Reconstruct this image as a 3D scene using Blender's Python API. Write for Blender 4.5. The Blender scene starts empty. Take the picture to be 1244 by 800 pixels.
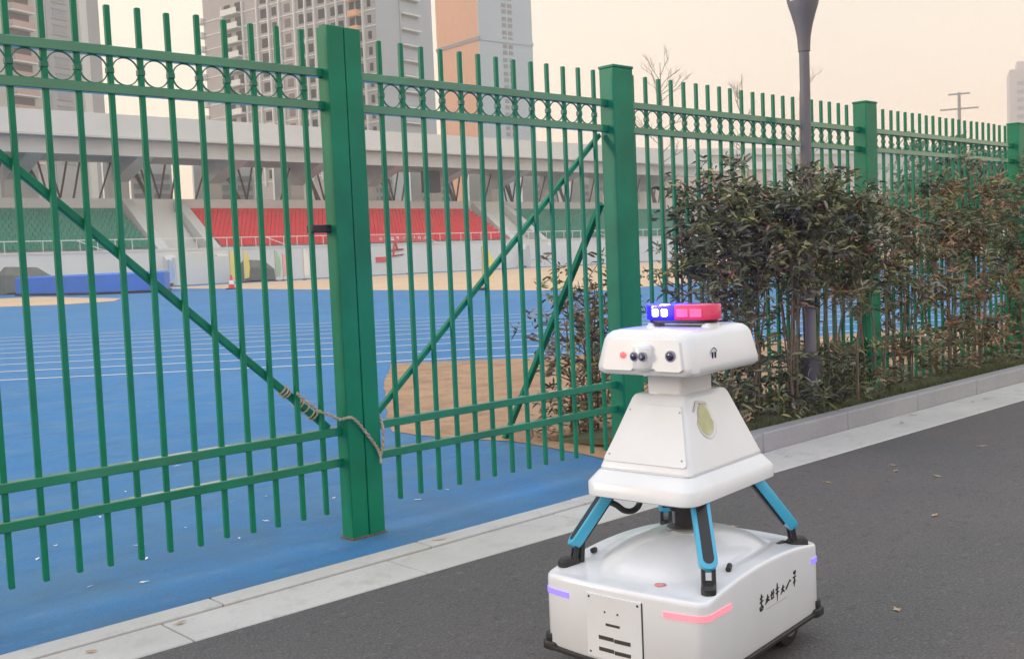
import bpy, bmesh, math, random
import numpy as np
from mathutils import Vector, Matrix

random.seed(7)
rng = np.random.default_rng(7)
R = math.radians
sc = bpy.context.scene
col = sc.collection

# ------------------------------------------------------------------ camera
CAM_H = 1.25
yaw, pitch, roll = 0.8166, 0.0678, -0.042
fw = Vector((math.cos(yaw) * math.cos(pitch), math.sin(yaw) * math.cos(pitch), -math.sin(pitch)))
rt = Vector((math.sin(yaw), -math.cos(yaw), 0))
up = rt.cross(fw)
rt2 = rt * math.cos(roll) + up * math.sin(roll)
up2 = -rt * math.sin(roll) + up * math.cos(roll)
camd = bpy.data.cameras.new("camera")
cam = bpy.data.objects.new("camera", camd)
col.objects.link(cam)
camd.sensor_width = 36.0
camd.lens = 36.0 * 1280.0 / 1244.0
camd.clip_start = 0.05
camd.clip_end = 5000
cam.matrix_world = Matrix(((rt2.x, up2.x, -fw.x, 0), (rt2.y, up2.y, -fw.y, 0), (rt2.z, up2.z, -fw.z, CAM_H), (0, 0, 0, 1)))
sc.camera = cam

# ------------------------------------------------------------------ world, sun, exposure
SUN_AZ = R(142)          # direction towards the sun, anticlockwise from +X
SUN_EL = R(13)
w = bpy.data.worlds.new("World")
sc.world = w
w.use_nodes = True
nt = w.node_tree
nt.nodes.clear()
out = nt.nodes.new("ShaderNodeOutputWorld")
bg = nt.nodes.new("ShaderNodeBackground")
sky = nt.nodes.new("ShaderNodeTexSky")
sky.sky_type = 'NISHITA'
sky.sun_disc = False
sky.sun_elevation = SUN_EL
sky.sun_rotation = math.pi / 2 - SUN_AZ
sky.air_density = 1.6
sky.dust_density = 4.0
sky.ozone_density = 1.0
tc = nt.nodes.new("ShaderNodeTexCoord")
sep = nt.nodes.new("ShaderNodeSeparateXYZ")
ramp = nt.nodes.new("ShaderNodeValToRGB")       # hazy evening air, by height above the horizon only
e = ramp.color_ramp.elements
e[0].position = 0.0; e[0].color = (7.6, 5.4, 4.2, 1)
e[1].position = 1.0; e[1].color = (7.9, 8.6, 9.6, 1)
for p, c in ((0.10, (7.8, 6.15, 4.95, 1)), (0.25, (8.0, 6.95, 5.75, 1)), (0.5, (8.4, 8.3, 8.1, 1))):
    q = e.new(p); q.color = c
mix = nt.nodes.new("ShaderNodeMix"); mix.data_type = 'RGBA'
mix.inputs[0].default_value = 0.86
nt.links.new(tc.outputs['Generated'], sep.inputs[0])
nt.links.new(sep.outputs['Z'], ramp.inputs[0])
nt.links.new(sky.outputs[0], mix.inputs[6])
nt.links.new(ramp.outputs[0], mix.inputs[7])
nt.links.new(mix.outputs[2], bg.inputs[0])
bg.inputs[1].default_value = 0.13
nt.links.new(bg.outputs[0], out.inputs[0])

sund = bpy.data.lights.new("sun", 'SUN')
sund.energy = 0.8
sund.angle = R(14)
sund.color = (1.0, 0.87, 0.74)
sun = bpy.data.objects.new("sun", sund)
col.objects.link(sun)
sdir = Vector((math.cos(SUN_AZ) * math.cos(SUN_EL), math.sin(SUN_AZ) * math.cos(SUN_EL), math.sin(SUN_EL)))
sun.rotation_euler = (-sdir).to_track_quat('-Z', 'Y').to_euler()

vs = sc.view_settings
vs.view_transform = 'Standard'
vs.look = 'None'
vs.exposure = 0.52
vs.gamma = 1.0
vs.use_curve_mapping = False
sc.cycles.max_bounces = 4
sc.cycles.diffuse_bounces = 3
sc.cycles.glossy_bounces = 2
sc.cycles.use_denoising = True
sc.cycles.use_adaptive_sampling = True
sc.cycles.adaptive_threshold = 0.02

# ------------------------------------------------------------------ materials
MATS = {}
def mat(name, c, rough=0.6, metal=0.0, var=0.0, vscale=4.0, bump=0.0, bscale=60.0, spec=0.5, coat=0.0,
        emit=None, estr=0.0, c2=None, alpha=1.0, trans=0.0, detail=5.0, attr=None, stretch=None):
    if name in MATS:
        return MATS[name]
    m = bpy.data.materials.new(name)
    m.use_nodes = True
    n = m.node_tree.nodes; l = m.node_tree.links
    b = n["Principled BSDF"]
    b.inputs['Roughness'].default_value = rough
    b.inputs['Metallic'].default_value = metal
    b.inputs['Specular IOR Level'].default_value = spec
    b.inputs['Coat Weight'].default_value = coat
    b.inputs['Coat Roughness'].default_value = 0.07
    b.inputs['Transmission Weight'].default_value = trans
    b.inputs['Alpha'].default_value = alpha
    b.inputs['Base Color'].default_value = (*c, 1)
    if emit:
        b.inputs['Emission Color'].default_value = (*emit, 1)
        b.inputs['Emission Strength'].default_value = estr
    tcn = None
    def coord():
        nonlocal tcn
        if tcn is None:
            t = n.new("ShaderNodeTexCoord")
            tcn = t.outputs['Object']
            if stretch:
                mp = n.new("ShaderNodeMapping"); mp.inputs['Scale'].default_value = stretch
                l.new(tcn, mp.inputs[0]); tcn = mp.outputs[0]
        return tcn
    if attr:
        a = n.new("ShaderNodeAttribute"); a.attribute_name = attr
        l.new(a.outputs['Color'], b.inputs['Base Color'])
    elif var > 0 or c2:
        no = n.new("ShaderNodeTexNoise")
        no.inputs['Scale'].default_value = vscale
        no.inputs['Detail'].default_value = detail
        no.inputs['Roughness'].default_value = 0.6
        l.new(coord(), no.inputs['Vector'])
        rp = n.new("ShaderNodeValToRGB")
        d = c2 if c2 else tuple(x * (1 - var) for x in c)
        rp.color_ramp.elements[0].position = 0.33; rp.color_ramp.elements[0].color = (*d, 1)
        rp.color_ramp.elements[1].position = 0.67; rp.color_ramp.elements[1].color = (*c, 1)
        l.new(no.outputs['Fac'], rp.inputs[0])
        l.new(rp.outputs[0], b.inputs['Base Color'])
    if bump > 0:
        nb = n.new("ShaderNodeTexNoise")
        nb.inputs['Scale'].default_value = bscale
        nb.inputs['Detail'].default_value = 4.0
        l.new(coord(), nb.inputs['Vector'])
        bp = n.new("ShaderNodeBump")
        bp.inputs['Strength'].default_value = bump
        bp.inputs['Distance'].default_value = 0.01
        l.new(nb.outputs['Fac'], bp.inputs['Height'])
        l.new(bp.outputs[0], b.inputs['Normal'])
    MATS[name] = m
    return m

def ground_mat(name, base, spots, bsc=180, bst=0.35):
    """two-scale mottled ground; spots: list of (scale, lo, hi, colour, amount)"""
    m = bpy.data.materials.new(name); m.use_nodes = True
    n = m.node_tree.nodes; l = m.node_tree.links
    b = n["Principled BSDF"]; b.inputs['Roughness'].default_value = 0.75
    t = n.new("ShaderNodeTexCoord")
    prev = None
    for i, (s, lo, hi, c, amt, st) in enumerate(spots):
        no = n.new("ShaderNodeTexNoise"); no.inputs['Scale'].default_value = s
        no.inputs['Detail'].default_value = 6; no.inputs['Roughness'].default_value = 0.62
        mp = n.new("ShaderNodeMapping"); mp.inputs['Scale'].default_value = st
        mp.inputs['Location'].default_value = (i * 7.3, i * 3.1, 0)
        l.new(t.outputs['Object'], mp.inputs[0]); l.new(mp.outputs[0], no.inputs['Vector'])
        mr = n.new("ShaderNodeMapRange"); mr.inputs[1].default_value = lo; mr.inputs[2].default_value = hi
        mr.inputs[3].default_value = 0; mr.inputs[4].default_value = amt
        l.new(no.outputs['Fac'], mr.inputs[0])
        mx = n.new("ShaderNodeMix"); mx.data_type = 'RGBA'
        l.new(mr.outputs[0], mx.inputs[0])
        if prev is None: mx.inputs[6].default_value = (*base, 1)
        else: l.new(prev, mx.inputs[6])
        mx.inputs[7].default_value = (*c, 1)
        prev = mx.outputs[2]
    l.new(prev, b.inputs['Base Color'])
    nb = n.new("ShaderNodeTexNoise"); nb.inputs['Scale'].default_value = bsc; nb.inputs['Detail'].default_value = 3
    l.new(t.outputs['Object'], nb.inputs['Vector'])
    bp = n.new("ShaderNodeBump"); bp.inputs['Strength'].default_value = bst; bp.inputs['Distance'].default_value = 0.006
    l.new(nb.outputs['Fac'], bp.inputs['Height']); l.new(bp.outputs[0], b.inputs['Normal'])
    MATS[name] = m
    return m

one = (1, 1, 1)
M_asphalt = ground_mat("asphalt", (0.080, 0.077, 0.080), [
    (0.45, 0.38, 0.62, (0.112, 0.103, 0.101), 0.8, one), (2.0, 0.48, 0.72, (0.075, 0.072, 0.075), 0.7, one), (1.1, 0.5, 0.7, (0.112, 0.092, 0.090), 0.7, one), (16, 0.56, 0.68, (0.045, 0.043, 0.045), 0.75, (1, 1.5, 1)), (24, 0.58, 0.70, (0.19, 0.18, 0.17), 0.5, one),
    (110, 0.52, 0.68, (0.22, 0.21, 0.205), 0.7, one), (60, 0.55, 0.70, (0.045, 0.044, 0.046), 0.8, one)], 80, 0.7)
M_blue = ground_mat("blue_rubber", (0.018, 0.172, 0.42), [
    (0.22, 0.4, 0.65, (0.040, 0.215, 0.49), 0.85, one), (1.1, 0.46, 0.70, (0.10, 0.235, 0.37), 0.65, (1, 2.4, 1)),
    (3.3, 0.52, 0.72, (0.016, 0.105, 0.27), 0.6, (1, 1.8, 1)), (6.0, 0.58, 0.78, (0.22, 0.30, 0.37), 0.5, (1, 1.6, 1)), (95, 0.53, 0.68, (0.012, 0.095, 0.26), 0.7, one)], 110, 0.5)
def dusty_near(m, y_far, y_near, c, amt):
    """dust and tread dirt gathered by the gate: more towards y_near, broken up by noise"""
    n = m.node_tree.nodes; l = m.node_tree.links; b = n["Principled BSDF"]
    src = b.inputs['Base Color'].links[0].from_socket
    t = n.new("ShaderNodeTexCoord"); sp = n.new("ShaderNodeSeparateXYZ"); l.new(t.outputs['Object'], sp.inputs[0])
    mr = n.new("ShaderNodeMapRange"); mr.interpolation_type = 'SMOOTHSTEP'
    mr.inputs[1].default_value = y_far; mr.inputs[2].default_value = y_near; mr.inputs[3].default_value = 0.12; mr.inputs[4].default_value = 1.0
    l.new(sp.outputs['Y'], mr.inputs[0])
    no = n.new("ShaderNodeTexNoise"); no.inputs['Scale'].default_value = 1.7; no.inputs['Detail'].default_value = 8; no.inputs['Roughness'].default_value = 0.68
    l.new(t.outputs['Object'], no.inputs['Vector'])
    m2 = n.new("ShaderNodeMapRange"); m2.inputs[1].default_value = 0.34; m2.inputs[2].default_value = 0.64; m2.inputs[4].default_value = amt
    l.new(no.outputs['Fac'], m2.inputs[0])
    mu = n.new("ShaderNodeMath"); mu.operation = 'MULTIPLY'; l.new(mr.outputs[0], mu.inputs[0]); l.new(m2.outputs[0], mu.inputs[1])
    mx = n.new("ShaderNodeMix"); mx.data_type = 'RGBA'; l.new(mu.outputs[0], mx.inputs[0]); l.new(src, mx.inputs[6]); mx.inputs[7].default_value = (*c, 1)
    l.new(mx.outputs[2], b.inputs['Base Color'])
dusty_near(M_blue, 8.5, 4.0, (0.055, 0.150, 0.260), 0.75)
M_dirt = ground_mat("dirt", (0.38, 0.225, 0.125), [
    (0.9, 0.4, 0.65, (0.46, 0.285, 0.165), 0.8, one), (4.0, 0.46, 0.66, (0.22, 0.125, 0.075), 0.7, one),
    (30, 0.55, 0.7, (0.17, 0.11, 0.07), 0.6, one)])
M_sand = ground_mat("tan_track", (0.62, 0.43, 0.27), [
    (0.2, 0.4, 0.65, (0.68, 0.50, 0.33), 0.8, one), (3.0, 0.5, 0.7, (0.5, 0.33, 0.2), 0.5, one)])
M_soil = ground_mat("mossy_soil", (0.060, 0.072, 0.030), [
    (2.0, 0.42, 0.62, (0.095, 0.105, 0.04), 0.9, one), (9.0, 0.5, 0.7, (0.05, 0.038, 0.025), 0.8, one)])
M_terrain = ground_mat("terrain", (0.22, 0.22, 0.19), [(0.02, 0.4, 0.6, (0.16, 0.19, 0.13), 0.9, one)])
M_conc = ground_mat("kerb_concrete", (0.56, 0.55, 0.53), [
    (1.2, 0.42, 0.65, (0.46, 0.45, 0.43), 0.8, one), (7, 0.55, 0.75, (0.33, 0.31, 0.28), 0.6, one),
    (80, 0.55, 0.7, (0.40, 0.38, 0.36), 0.6, one)])
M_kerbgrey = ground_mat("kerb_granite", (0.36, 0.36, 0.37), [
    (1.5, 0.42, 0.65, (0.28, 0.28, 0.29), 0.8, one), (120, 0.5, 0.7, (0.2, 0.2, 0.2), 0.7, one)])
M_line = mat("lane_white", (0.75, 0.76, 0.77), 0.7)
M_green = mat("green_paint", (0.001, 0.215, 0.104), 0.42, var=0.30, vscale=3.0, spec=0.28, bump=0.03, bscale=40)
M_rail = mat("green_rail_gloss", (0.001, 0.215, 0.104), 0.34, var=0.30, vscale=3.0, coat=1.0)
M_greend = mat("green_ring", (0.008, 0.15, 0.085), 0.4)
M_weld = mat("dirt_collar", (0.16, 0.12, 0.08), 0.9, var=0.5, vscale=30)
M_rope = mat("rope", (0.52, 0.45, 0.33), 0.9, var=0.45, vscale=40, bump=0.5, bscale=120)
M_white = mat("robot_white", (0.760, 0.788, 0.845), 0.28, c2=(0.715, 0.738, 0.785), vscale=5, coat=0.4)
M_white2 = mat("robot_white_panel", (0.742, 0.768, 0.825), 0.32, c2=(0.70, 0.715, 0.745), vscale=6, coat=0.3)
M_black = mat("black_rubber", (0.018, 0.018, 0.021), 0.5, bump=0.1, bscale=50)
M_dark = mat("dark_metal", (0.035, 0.036, 0.042), 0.38, metal=0.4)
M_steel = mat("steel", (0.45, 0.44, 0.42), 0.35, metal=0.9)
M_cyan = mat("cyan_paint", (0.055, 0.42, 0.68), 0.32, coat=0.3)
M_vent = mat("vent_dark", (0.045, 0.043, 0.042), 0.7)
M_ink = mat("black_ink", (0.012, 0.012, 0.014), 0.6)
M_inkfaint = mat("faint_ink", (0.55, 0.54, 0.55), 0.6)
M_emblem = mat("emblem_green", (0.46, 0.48, 0.24), 0.5, c2=(0.60, 0.61, 0.44), vscale=30)
M_emblem2 = mat("emblem_outline", (0.60, 0.60, 0.58), 0.5)
M_sticker = mat("red_sticker", (0.55, 0.14, 0.16), 0.4, c2=(0.7, 0.4, 0.4), vscale=60)
M_lens = mat("lens_glass", (0.02, 0.02, 0.075), 0.08, coat=1.0)
M_lensring = mat("lens_ring", (0.30, 0.31, 0.42), 0.25, metal=0.3)
M_redled = mat("red_led", (0.8, 0.1, 0.1), 0.3, emit=(1.0, 0.10, 0.12), estr=1.0)
M_blueled = mat("blue_led", (0.2, 0.25, 1), 0.3, emit=(0.55, 0.62, 1.0), estr=14.0)
M_bluelens = mat("blue_lens", (0.01, 0.01, 0.75), 0.15, emit=(0.006, 0.0, 1.0), estr=3.0, coat=0.6)
M_redlens = mat("red_lens", (0.62, 0.02, 0.10), 0.15, emit=(1.0, 0.03, 0.20), estr=0.07, coat=0.7)
M_pinklens = mat("pink_reflector", (0.80, 0.16, 0.30), 0.2, emit=(1.0, 0.12, 0.3), estr=0.10, coat=0.5)
M_stripblue = mat("strip_blue", (0.25, 0.22, 0.9), 0.4, emit=(0.22, 0.13, 1.0), estr=0.75)
M_stripred = mat("strip_red", (0.9, 0.3, 0.36), 0.4, emit=(1.0, 0.16, 0.22), estr=0.62)
M_lamp = mat("lamp_grey", (0.165, 0.16, 0.165), 0.55, var=0.12, vscale=4)
M_lampdark = mat("lamp_base_dark", (0.05, 0.05, 0.055), 0.5)
M_lampglass = mat("lamp_glass", (0.8, 0.8, 0.78), 0.3)
M_leafattr = mat("hedge_leaf", (0.05, 0.06, 0.03), 0.42, attr="tint")
M_stem = mat("hedge_stem", (0.20, 0.15, 0.105), 0.85, c2=(0.11, 0.085, 0.06), vscale=14, bump=0.3, bscale=60)
M_twig = mat("bare_twig", (0.26, 0.20, 0.16), 0.9)
M_litter = mat("dry_leaf", (0.55, 0.43, 0.30), 0.8, c2=(0.35, 0.22, 0.13), vscale=25)
M_litterw = mat("pale_scrap", (0.80, 0.80, 0.78), 0.8)
# stadium and far
M_stand = mat("stand_concrete", (0.72, 0.735, 0.725), 0.8, var=0.10, vscale=0.25)
M_standw = mat("stand_white", (0.79, 0.80, 0.79), 0.8, var=0.08, vscale=0.3)
M_standg = mat("stand_grey", (0.66, 0.67, 0.67), 0.85, var=0.15, vscale=0.3)
M_brace = mat("brown_steel", (0.10, 0.055, 0.045), 0.6)
M_seatg = mat("seat_green", (0.05, 0.30, 0.22), 0.6, var=0.15, vscale=1.0)
M_seatr = mat("seat_red", (0.80, 0.06, 0.08), 0.6, var=0.12, vscale=1.0)
M_railw = mat("rail_white", (0.85, 0.85, 0.84), 0.5)
M_matblue = mat("mat_blue", (0.05, 0.20, 0.70), 0.5, var=0.12, vscale=0.6)
M_tarp = mat("grey_tarp", (0.20, 0.21, 0.19), 0.8, var=0.25, vscale=1.2)
M_flagy = mat("flag_yellow", (0.85, 0.72, 0.22), 0.7)
M_flagg = mat("flag_green", (0.45, 0.66, 0.45), 0.7)
M_flagp = mat("flag_pink", (0.82, 0.45, 0.43), 0.7)
M_flagb = mat("flag_pale_blue", (0.42, 0.55, 0.82), 0.7)
M_flagw = mat("flag_white", (0.80, 0.82, 0.85), 0.7)
M_cone = mat("cone_red", (0.72, 0.07, 0.06), 0.6)
M_signred = mat("sign_red", (0.75, 0.10, 0.11), 0.6)
M_t1 = mat("tower_pale", (0.58, 0.565, 0.55), 0.8, var=0.06, vscale=0.15)
M_t1b = mat("tower_grey_band", (0.46, 0.455, 0.47), 0.8)
M_t1p = mat("balcony_pinkish", (0.58, 0.40, 0.36), 0.8)
M_t2 = mat("tower_mauve", (0.46, 0.42, 0.42), 0.85, var=0.08, vscale=0.15)
M_t2g = mat("tower_blue_grey", (0.45, 0.48, 0.52), 0.8, var=0.05, vscale=0.1)
M_t2w = mat("tower_white_trim", (0.80, 0.79, 0.77), 0.8)
M_t2o = mat("balcony_orange", (0.95, 0.50, 0.28), 0.8)
M_win = mat("tower_window", (0.035, 0.034, 0.038), 0.6, spec=0.15)
M_win2 = mat("tower_window_pink", (0.20, 0.15, 0.15), 0.6, spec=0.15)
M_t3 = mat("tower_sunlit_peach", (0.86, 0.50, 0.33), 0.8, var=0.04, vscale=0.1)  # warm sunlight on the tower's left face, put into the base colour
M_t3b = mat("tower_shaded_blue", (0.50, 0.58, 0.64), 0.7, var=0.04, vscale=0.1)  # cooler tone of the tower's unlit face, put into the base colour
M_t3d = mat("tower_groove", (0.30, 0.29, 0.31), 0.7)
M_t4 = mat("tower_lilac", (0.62, 0.56, 0.56), 0.9)
M_far = mat("far_block_white", (0.66, 0.65, 0.64), 0.8, var=0.06, vscale=0.1)
M_farw = mat("far_block_window", (0.38, 0.39, 0.43), 0.4)
M_pylon = mat("pylon_grey", (0.40, 0.38, 0.38), 0.7)
M_bark = mat("tree_bark", (0.14, 0.11, 0.085), 0.9)

# ------------------------------------------------------------------ mesh helpers
class MB:
    def __init__(s): s.v = []; s.f = []
    def add(s, v, f):
        o = len(s.v); s.v += [tuple(p) for p in v]; s.f += [tuple(i + o for i in q) for q in f]; return s
    def box(s, x0, x1, y0, y1, z0, z1):
        return s.add([(x0, y0, z0), (x1, y0, z0), (x1, y1, z0), (x0, y1, z0), (x0, y0, z1), (x1, y0, z1), (x1, y1, z1), (x0, y1, z1)],
                     [(0, 3, 2, 1), (4, 5, 6, 7), (0, 1, 5, 4), (1, 2, 6, 5), (2, 3, 7, 6), (3, 0, 4, 7)])
    def obox(s, c, ax, ay, az):
        c, ax, ay, az = map(Vector, (c, ax, ay, az))
        P = [c + ax * i + ay * j + az * k for k in (-1, 1) for i, j in ((-1, -1), (1, -1), (1, 1), (-1, 1))]
        return s.add(P, [(0, 3, 2, 1), (4, 5, 6, 7), (0, 1, 5, 4), (1, 2, 6, 5), (2, 3, 7, 6), (3, 0, 4, 7)])
    def bar(s, a, b, w, h=None, upv=(0, 0, 1)):
        a, b = Vector(a), Vector(b); d = (b - a); L = d.length; d.normalize()
        u = Vector(upv)
        if abs(d.dot(u)) > 0.98: u = Vector((0, 1, 0))
        x = d.cross(u).normalized(); y = x.cross(d)
        return s.obox((a + b) / 2, d * L / 2, x * w / 2, y * (h or w) / 2)
    def tube(s, pts, r, n=8, cap=True):
        pts = [Vector(p) for p in pts]
        rs = r if isinstance(r, (list, tuple)) else [r] * len(pts)
        rings = []; ref = None
        for i, p in enumerate(pts):
            d = (pts[min(i + 1, len(pts) - 1)] - pts[max(i - 1, 0)]).normalized()
            if ref is None:
                ref = Vector((0, 0, 1)) if abs(d.z) < 0.9 else Vector((1, 0, 0))
            x = d.cross(ref).normalized(); y = x.cross(d).normalized(); ref = y
            rings.append([p + (x * math.cos(2 * math.pi * k / n) + y * math.sin(2 * math.pi * k / n)) * rs[i] for k in range(n)])
        return s.loft(rings, cap)
    def loft(s, rings, cap=True):
        n = len(rings[0]); v = [p for rg in rings for p in rg]; f = []
        for i in range(len(rings) - 1):
            for k in range(n):
                f.append((i * n + k, i * n + (k + 1) % n, (i + 1) * n + (k + 1) % n, (i + 1) * n + k))
        if cap:
            f.append(tuple(reversed(range(n)))); f.append(tuple((len(rings) - 1) * n + k for k in range(n)))
        return s.add(v, f)
    def lathe(s, prof, n=24, c=(0, 0, 0), cap=True):
        return s.loft([[(c[0] + r * math.cos(2 * math.pi * k / n), c[1] + r * math.sin(2 * math.pi * k / n), c[2] + z) for k in range(n)] for r, z in prof], cap)
    def poly(s, pts, z0, z1):
        return s.loft([[(x, y, z0) for x, y in pts], [(x, y, z1) for x, y in pts]])
    def mesh(s, name, m, bevel=0.0, smooth=False, segs=2, ang=35):
        me = bpy.data.meshes.new(name)
        me.from_pydata([tuple(p) for p in s.v], [], s.f)
        bm = bmesh.new(); bm.from_mesh(me)
        bmesh.ops.recalc_face_normals(bm, faces=bm.faces[:])
        if bevel > 0:
            eds = [ed for ed in bm.edges if len(ed.link_faces) == 2 and ed.calc_face_angle(0) > R(25)]
            res = bmesh.ops.bevel(bm, geom=eds, offset=bevel, segments=segs, profile=0.5, affect='EDGES', clamp_overlap=True)
            if not smooth and segs > 1:
                for fc in res['faces']: fc.smooth = True
        bm.to_mesh(me); bm.free()
        if smooth:
            me.polygons.foreach_set('use_smooth', [True] * len(me.polygons))
            me.set_sharp_from_angle(angle=R(ang))
        me.materials.append(m)
        return me
    def build(s, name, m, parent=None, **k):
        return place(name, s.mesh(name, m, **k), parent)

def place(name, me, parent=None, loc=None, rotz=None):
    o = bpy.data.objects.new(name, me); col.objects.link(o)
    if parent is not None: o.parent = parent
    if loc is not None: o.location = loc
    if rotz is not None: o.rotation_euler.z = rotz
    return o
def tag(o, label=None, cat=None, group=None, kind=None):
    if label: o["label"] = label
    if cat: o["category"] = cat
    if group: o["group"] = group
    if kind: o["kind"] = kind
    return o
def thing(name, label, cat, loc=(0, 0, 0), rotz=0.0, group=None):
    o = bpy.data.objects.new(name, None); col.objects.link(o)
    o.location = loc; o.rotation_euler.z = rotz; o.empty_display_size = 0.1
    return tag(o, label, cat, group)
def rrect(ha, hb, r, seg=6):
    P = []
    for cx, cy, a0 in ((ha - r, hb - r, 0), (-ha + r, hb - r, 90), (-ha + r, -hb + r, 180), (ha - r, -hb + r, 270)):
        for k in range(seg + 1):
            t = R(a0 + 90 * k / seg); P.append((cx + r * math.cos(t), cy + r * math.sin(t)))
    return P
def ring_at(P, z): return [(x, y, z) for x, y in P]
def sheet(name, pts, z, m, kind="structure", parent=None):
    me = bpy.data.meshes.new(name); me.from_pydata([(x, y, z) for x, y in pts], [], [tuple(range(len(pts)))])
    me.materials.append(m); o = place(name, me, parent)
    if kind: o["kind"] = kind
    return o

# ================================================================== THE SETTING
sheet("ground", [(-2500, -2500), (2500, -2500), (2500, 2500), (-2500, 2500)], -0.03, M_terrain)
def asph(x): return 3.345 - 0.022 * x            # edge between asphalt and gutter
sheet("road", [(-60, -40), (90, -40), (90, asph(30)), (30, asph(30)), (-30, asph(-30)), (-60, asph(-30))], 0.0, M_asphalt)

# gutter and kerb stones (each stone its own piece)
gut = thing("gutter", None, None); gut["kind"] = "structure"
def stone(name, x0, x1, y0a, y1a, z0, z1, m, parent, bev=0.006):
    """x0..x1, sloping front/back lines given as functions"""
    b = MB()
    P = [(x0, y0a(x0)), (x1, y0a(x1)), (x1, y1a(x1)), (x0, y1a(x0))]
    b.poly(P, z0, z1)
    return b.build(name, m, parent, bevel=bev, segs=2)
def kface(x): return 3.60 - 0.010 * (x - 5.5)
x = -3.4
while x < 16:
    ln = 0.995
    stone("gutter_stone", x + 0.003, x + ln - 0.003, asph, lambda t: (3.565 if t < 4.6 else kface(t)) - 0.004, -0.05, 0.006 + random.uniform(-.0015, .0015), M_conc, gut)
    x += ln
kb = thing("kerb", None, None); kb["kind"] = "structure"
x = -3.15
while x < 4.4:
    stone("flush_kerb_stone", x + 0.003, x + 0.995 - 0.003, lambda t: 3.575, lambda t: 3.685, -0.05, 0.012 + random.uniform(-.002, .002), M_conc, kb)
    x += 0.995
# ramped stone then raised kerb
def rampz(t): return min(0.125, max(0.012, 0.012 + (t - 4.45) / 0.75 * 0.113))
x = 4.45
while x < 16:
    x1 = x + 0.995; b = MB()
    za, zb = rampz(x), rampz(x1)
    P = [(x + .0015, kface(x)), (x1 - .0015, kface(x1)), (x1 - .0015, kface(x1) + .115), (x + .0015, kface(x) + .115)]
    b.loft([[(p[0], p[1], -0.05) for p in P], [(P[0][0], P[0][1], za), (P[1][0], P[1][1], zb), (P[2][0], P[2][1], zb), (P[3][0], P[3][1], za)]])
    b.build("kerb_stone", M_kerbgrey, kb, bevel=0.012, segs=2)
    x = x1

# blue rubber ground of the sports field, lane lines
sheet("running_track", [(-60, 3.70), (4.9, 3.70), (4.9, 4.16), (60, 4.16), (160, 60), (160, 93), (-120, 93), (-120, 3.70)], 0.004, M_blue)
tr = bpy.data.objects["running_track"]
nl = Vector((0.63, 0.775)).normalized(); dl_ = Vector((nl.y, -nl.x))
for k in range(9):
    base = nl * (13.4 + 1.22 * k)
    b = MB(); N = 40; hw = 0.035
    pts = []
    for i in range(N + 1):
        t = -45 + 70 * i / N
        bend = 0.0 if t > -12 else -0.004 * (t + 12) ** 2
        c = base + dl_ * t + nl * (-bend)
        pts.append(c)
    V = []; F = []
    for i, c in enumerate(pts):
        V += [(c.x - nl.x * hw, c.y - nl.y * hw, 0.008), (c.x + nl.x * hw, c.y + nl.y * hw, 0.008)]
        if i: F.append((2 * i - 2, 2 * i, 2 * i + 1, 2 * i - 1))
    b.add(V, F); b.build("lane_line", M_line, tr)

def rough_edge(pts, amp=0.06, step=0.35):
    o = []
    for i in range(len(pts)):
        a, c = Vector(pts[i]), Vector(pts[(i + 1) % len(pts)]); L = (c - a).length; n = max(1, int(L / step))
        for k in range(n):
            p = a.lerp(c, k / n); o.append((p.x + random.uniform(-amp, amp), p.y + random.uniform(-amp, amp)))
    return o
sheet("dirt_patch", rough_edge([(5.05, 6.9), (4.62, 6.25), (4.66, 5.75), (4.85, 5.2), (4.80, 4.75), (4.74, 4.25), (4.95, 4.05), (14, 4.05), (16, 6.2), (11.5, 8.2), (9.3, 9.1), (7.8, 10.5), (6.5, 8.9)], 0.018, .12), 0.0076, M_dirt)
sheet("tan_strip", [(37, 82), (33.5, 61), (29.2, 40.5), (28.3, 33), (27.6, 28.6), (27, 24), (140, 40), (140, 84), (60, 86.5)], 0.010, M_sand)
sheet("sand_bar", rough_edge([(15.5, 51), (17.6, 48.2), (20.6, 49), (22.6, 53.5), (24.5, 71), (20, 75), (5, 70), (5, 55)], 0.3, 3), 0.010, M_sand)
# planted bed behind the kerb
bed = MB()
NX = 60; rows = [3.71, 3.78, 3.9, 4.1, 4.5, 5.2]
V = []; F = []
for i in range(NX + 1):
    xx = 5.0 + 11 * i / NX
    for j, yy in enumerate(rows):
        z = rampz(xx) - 0.015 + (0.03 * math.sin(j * 0.9) + random.uniform(-.012, .012)) * (j > 0)
        if j == len(rows) - 1: z = -0.02
        y2 = yy - 0.010 * (xx - 5.5) * (1 - j / 5)
        V.append((xx, y2, z))
n = len(rows)
for i in range(NX):
    for j in range(n - 1):
        F.append((i * n + j, (i + 1) * n + j, (i + 1) * n + j + 1, i * n + j + 1))
F.append(tuple(range(n)))
bed.add(V, F)
bo = bed.build("planting_bed", M_soil, smooth=True); bo["kind"] = "structure"

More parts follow.
